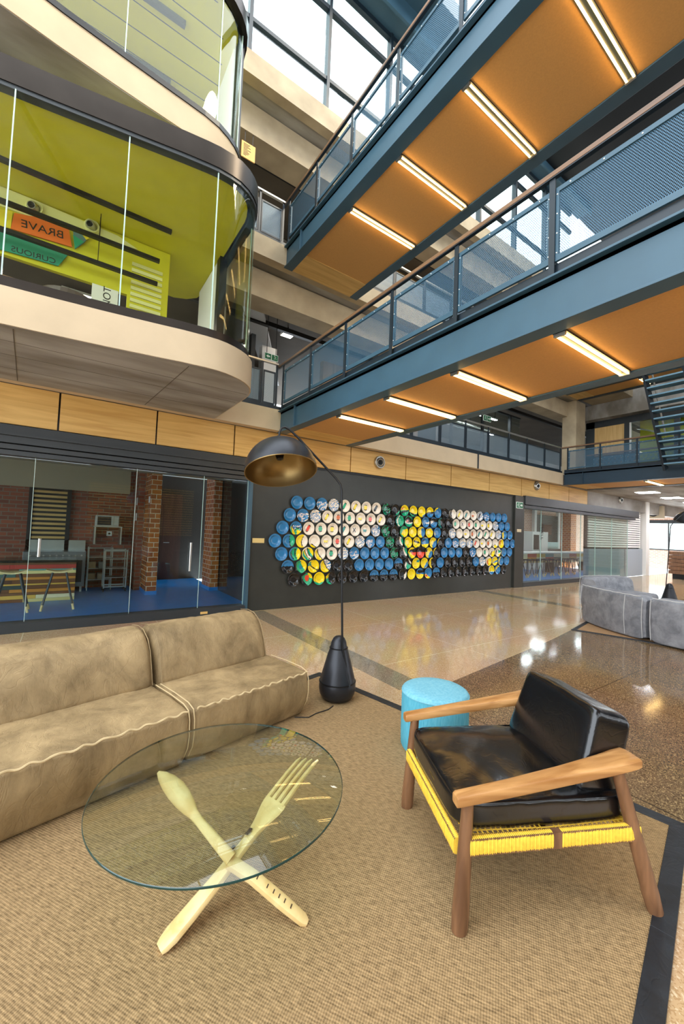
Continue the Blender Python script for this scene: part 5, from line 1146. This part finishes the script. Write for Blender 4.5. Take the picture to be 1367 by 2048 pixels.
for a in (.12,.20,.27,.34,.42,.55): p = sp0.lerp(cr,a+.08); kn.obox(p+Vector((0,0,.0165))+Vector((-.002,-.004,0)), (cr-sp0), sd2, (0,0,1), .0022, .008, .002)
kn.build('grain_knots', m_pined, spoon)
dw = MB()
for p in (fp(.53,.014,.0), fp(.43,.016,-.015)): dw.obox(p, fd, side_f, upn, .015, .009, .0015)
dw.build('dowel_plug', m_pined, fork)
# ------------------------------------------------------------------ armchair
F = Vector((-.887, .46, 0)).normalized(); Sd = Vector((.46, .887, 0)).normalized()
O = Vector((1.395, 1.065, RUGZ))            # near front foot
ch = thing('armchair', 'low wooden armchair with black leather cushions and yellow cord seat', 'armchair', tuple(O-F*.42+Sd*.36))
def A(s, w, z): return O-F*s+Sd*w+Vector((0,0,z))   # s back from front foot, w across to far side
WD = .72
def leg(a, b, r0, r1, name='leg'):
    a = Vector(a); b = Vector(b); pts = [a.lerp(b, k/8) for k in range(9)]; rs = [r0+(r1-r0)*(k/8)**1.0 for k in range(9)]
    rs[0] *= .88
    return MB().tube(pts, rs, 18, sx=.9).build(name, m_walnut, ch)
for w, q in ((0, 1), (WD, -1)):
    leg(A(-.0,w,0), A(.03,w+q*.012,.50), .038, .025)
    leg(A(.885,w,0), A(.70,w+q*.012,.62), .038, .026)
# arms: tapered boards rising to the rear
for w, q in ((0, 1), (WD, -1)):
    s_ = [-.03, -.02, .2, .45, .65, .73, .775, .79]; wd = [.052,.056,.060,.075,.098,.112,.112,.095]; zc = [.507,.510,.541,.579,.610,.624,.633,.635]; th = [.036,.042,.046,.047,.047,.046,.044,.036]
    mb = MB(); vs = []; n = 12
    for i in range(len(s_)):
        inn = wd[i]/2-.028                   # widens towards the seat
        c = A(s_[i], w+q*(inn*.7+.004), zc[i])
        for k in range(n):
            an = 2*PI*(k+.5)/n; cx, cz = math.cos(an), math.sin(an); cx = math.copysign(abs(cx)**.3, cx); cz = math.copysign(abs(cz)**.3, cz)
            vs.append(c+Sd*cx*wd[i]/2+Vector((0,0,cz*th[i]/2)))
    N = len(s_); fs = [(i*n+k, i*n+(k+1)%n, (i+1)*n+(k+1)%n, (i+1)*n+k) for i in range(N-1) for k in range(n)]+[tuple(range(n))[::-1], tuple((N-1)*n+k for k in range(n))]
    mb.add(vs, fs, None, True); mb.build('armrest', m_arm, ch)
# seat rails wrapped with cord
RZ = .325
def rail(a, b, h=.074, t_=.036, gap=None):
    a = Vector(a); b = Vector(b); d = (b-a); L_ = d.length; d.normalize()
    MB().bar(a, b, t_*.8, h*.88).build('seat_rail', m_walnut, ch)
    sidev = d.cross(Vector((0,0,1))).normalized(); mb = MB(); n = 10; k_n = int(L_/.0042); vs = []; cnt = 0
    segs = []
    spans = [(0.0, L_)] if gap is None else [(0.0, gap[0]), (gap[1], L_)]
    for s0_, s1_ in spans:
        kk = int((s1_-s0_)/.0042); ring = []
        for k in range(kk+1):
            r_ = 1.0 if k % 2 else .93
            jit = 1+.03*math.sin(k*1.7)+.02*math.sin(k*.37)
            p = a+d*(s0_+(s1_-s0_)*k/kk)
            for j in range(n):
                an = 2*PI*(j+.5)/n; cx, cz = math.cos(an), math.sin(an); cx = math.copysign(abs(cx)**.55, cx); cz = math.copysign(abs(cz)**.55, cz)
                ring.append(p+sidev*cx*t_/2*r_*jit+Vector((0,0,cz*h/2*r_)))
        fs = [(i*n+j, i*n+(j+1)%n, (i+1)*n+(j+1)%n, (i+1)*n+j) for i in range(kk) for j in range(n)]+[tuple(range(n))[::-1], tuple(kk*n+j for j in range(n))]
        mb.add(ring, fs, None, True)
    mb.build('cord_wrap', m_rope, ch)['label'] = 'yellow cord wrapping'
rail(A(.03,.0,RZ), A(.80,.0,RZ+.015), gap=(.365,.405))
rail(A(.03,WD,RZ), A(.80,WD,RZ+.015), gap=(.365,.405))
rail(A(-.004,.03,RZ-.02), A(-.004,WD-.03,RZ-.02)); rail(A(.79,.02,RZ+.01), A(.79,WD-.02,RZ+.01))
MB().bar(A(.40,.0,RZ-.01), A(.40,WD,RZ-.01), .04, .03).build('cross_rail', m_walnut, ch)
wb = MB(); rnd = random.Random(3)
for k in range(34):
    s_ = .04+.022*k
    if abs(s_-.40) < .02: continue
    wb.tube([A(s_, .01, RZ+.03), A(s_+rnd.uniform(-.02,.02), WD*.5, RZ+.018), A(s_+rnd.uniform(-.012,.012), WD-.01, RZ+.03)], .003, 5)
for k in range(30):
    w_ = .03+.022*k
    wb.tube([A(.03, w_, RZ+.022), A(.4, w_+rnd.uniform(-.02,.02), RZ+.022+.006*(k%2)), A(.78, w_, RZ+.03)], .003, 5)
wb.build('cord_webbing', m_rope, ch)
# cushions
def cushion(name, c, ax, ay, az, hx, hy, hz, mat, e=.16, crown=.02, seed=0, wrinkle=.004, parent=None, nx=34, taper=0.0):
    ax, ay, az = [Vector(q).normalized() for q in (ax, ay, az)]; c = Vector(c)
    bm = bmesh.new(); bmesh.ops.create_cube(bm, size=2.0)
    bmesh.ops.subdivide_edges(bm, edges=bm.edges[:], cuts=nx//2, use_grid_fill=True)
    vs = []
    for v in bm.verts:
        x, y, z = v.co
        # squash the cube to a soft box
        k = 1.0/e
        m_ = max(abs(x), abs(y), abs(z)); ln = (abs(x)**k+abs(y)**k+abs(z)**k)**(1/k)
        x, y, z = x/ln*m_, y/ln*m_, z/ln*m_
        tp = 1-taper*(z*.5+.5)
        cr_ = crown*(1-x*x)*(1-y*y)
        px_, py_, pz_ = x*hx, y*hy*tp, z*hz+math.copysign(cr_, z)*min(1, abs(z)*1.2)
        p = c+ax*px_+ay*py_+az*pz_
        nz = noise.noise(Vector((px_*9+seed, py_*7, pz_*6)))+.6*noise.noise(Vector((px_*22+seed, py_*14, pz_*10)))
        p += az*nz*wrinkle*(1 if z > 0 else -1)
        vs.append(p)
    mb = MB(); mb.add(vs, [tuple(v.index for v in f.verts) for f in bm.faces], None, True); bm.free()
    return mb.build(name, mat, parent, smooth=True)
seat = cushion('seat_cushion', A(.400, WD/2, .412), -F, Sd, Vector((0,0,1))+F*.0, .408, .330, .060, m_bleather, .11, .034, 1.0, .009, ch)
def loop(c, ax, ay, hx, hy, r, z, az, e=.16, n=72):
    pts = []
    for k in range(n+1):
        an = 2*PI*k/n; x, y = math.cos(an), math.sin(an); ln = (abs(x)**(1/e)+abs(y)**(1/e))**e; pts.append(Vector(c)+ax*(x/ln*hx)+ay*(y/ln*hy)+az*z)
    return MB().tube(pts, r, 6, caps=False)
loop(A(.400, WD/2, .412), -F, Sd, .401, .324, .003, .050, Vector((0,0,1)), .10).build('piping', m_bleather, seat)
bdir = (Vector((0,0,1))*.93 - F*.30).normalized(); bn = (F*.93+Vector((0,0,1))*.30).normalized()
back = cushion('back_cushion', A(.715, WD/2, .612), bn, Sd, bdir, .102, .300, .188, m_bleather, .09, .0, 5.0, .006, ch, taper=.10)
MB().bar(A(.755, .03, .585), A(.755, WD-.03, .585), .03, .03).build('back_rail', m_walnut, ch)
# ------------------------------------------------------------------ far grey sofas, convex side to the viewer
gs_pts = []
def curved_sofa(cx, cy, r0, r1, a0, a1, label, seed):
    t = thing('curved_sofa', label, 'sofa', (cx+math.cos(R((a0+a1)/2))*(r0+r1)/2, cy+math.sin(R((a0+a1)/2))*(r0+r1)/2, 0), 'grey suede curved sofa modules')
    def ring(prof, nm, mat, a0_, a1_, n=16):
        vs = []; m = len(prof)
        for i in range(n+1):
            f = i/n; a = R(a0_+(a1_-a0_)*f); e = min(f, 1-f)*n; ins = .035*max(0, 1-e/1.5)**2
            mr = sum(p[0] for p in prof)/m; mz = sum(p[1] for p in prof)/m
            for r_, z in prof:
                rr_ = r_+(mr-r_)*ins*4; zz = z+(mz-z)*ins*4
                nz = .012*noise.noise(Vector((math.cos(a)*4+seed, math.sin(a)*4+r_*3, z*3)))
                vs.append((cx+math.cos(a)*(rr_+nz), cy+math.sin(a)*(rr_+nz), zz+nz*.4*(z > .1)))
        fs = [(i*m+k, i*m+(k+1)%m, (i+1)*m+(k+1)%m, (i+1)*m+k) for i in range(n) for k in range(m)]
        mb = MB().add(vs, fs, None, True)
        for base, rev in ((0, True), (n*m, False)):
            o_ = len(mb.v); c_ = Vector((0,0,0))
            for k in range(m): c_ += Vector(vs[base+k])
            mb.v.append(tuple(c_/m))
            for k in range(m): f = (base+k, base+(k+1)%m, o_); mb.f.append(f if not rev else f[::-1]); mb.c.append(None); mb.sm.append(True)
        return mb.build(nm, mat, t)
    bo = rprof([(r1,0.02),(r1+.03,.35),(r1,.70),(r1-.34,.72),(r1-.40,.4),(r1-.36,0.02)], [.03,.2,.06,.12,.08,.02])
    ring(bo, 'backrest', m_suedeg, a0, a1)
    se = rprof([(r1-.38,0.02),(r1-.38,.40),(r0,.42),(r0-.03,.2),(r0,0.02)], [.02,.05,.06,.1,.03])
    ring(se, 'seat', m_suedeg, a0, a1)
    for zz, rr_ in ((.705, r1+.002),):
        MB().tube([(cx+math.cos(R(a0+(a1-a0)*k/24))*rr_, cy+math.sin(R(a0+(a1-a0)*k/24))*rr_, zz+.003*math.sin(k*2)) for k in range(1, 24)], .007, 6).build('raised_seam', m_seamg, t)
    for aa in (a0+.8*(1 if a1 > a0 else -1), a1-.8*(1 if a1 > a0 else -1), a0+(a1-a0)*.22):
        MB().tube([(cx+math.cos(R(aa))*(r1+o_), cy+math.sin(R(aa))*(r1+o_), z_) for o_, z_ in ((.006,.05),(.022,.2),(.032,.36),(.022,.55),(.004,.69))], .005, 6).build('raised_seam', m_seamg, t)
# circle through (8.35,3.85),(7.67,2.44)... centre to the right
ccx, ccy, rr1 = 10.35, 1.80, 2.75
curved_sofa(ccx, ccy, rr1-1.05, rr1, 166, 135, 'grey suede curved sofa module with back to the viewer, left end', 1.0)
curved_sofa(ccx, ccy, rr1-1.05, rr1, 197, 167, 'grey suede curved sofa module cut by the right edge of the photo', 2.0)
curved_sofa(ccx, ccy, rr1-1.05, rr1, 95, 62, 'grey suede curved sofa module on the far side of the ring, partly hidden', 3.0)
rg = thing('rug', 'small brown rug edged in black under the grey curved sofas', 'rug', (9.3, 2.8, 0))
rp = [(7.36,3.44),(10.6,4.08),(12.0,0.6),(8.45,-.2)]
MB().prism(shrink(rp,.06), 0.003, .010).build('woven_field', M('brown_rug','#9c7a55',.9,var=.1,vscale=40), rg)
ri = shrink(rp,.07); bd = MB()
for i in range(len(rp)): j = (i+1)%len(rp); bd.prism([rp[i],rp[j],ri[j],ri[i]], .003, .013)
bd.build('border', m_rugb, rg)
# small paving strip of daylight floor socket cover near the wall
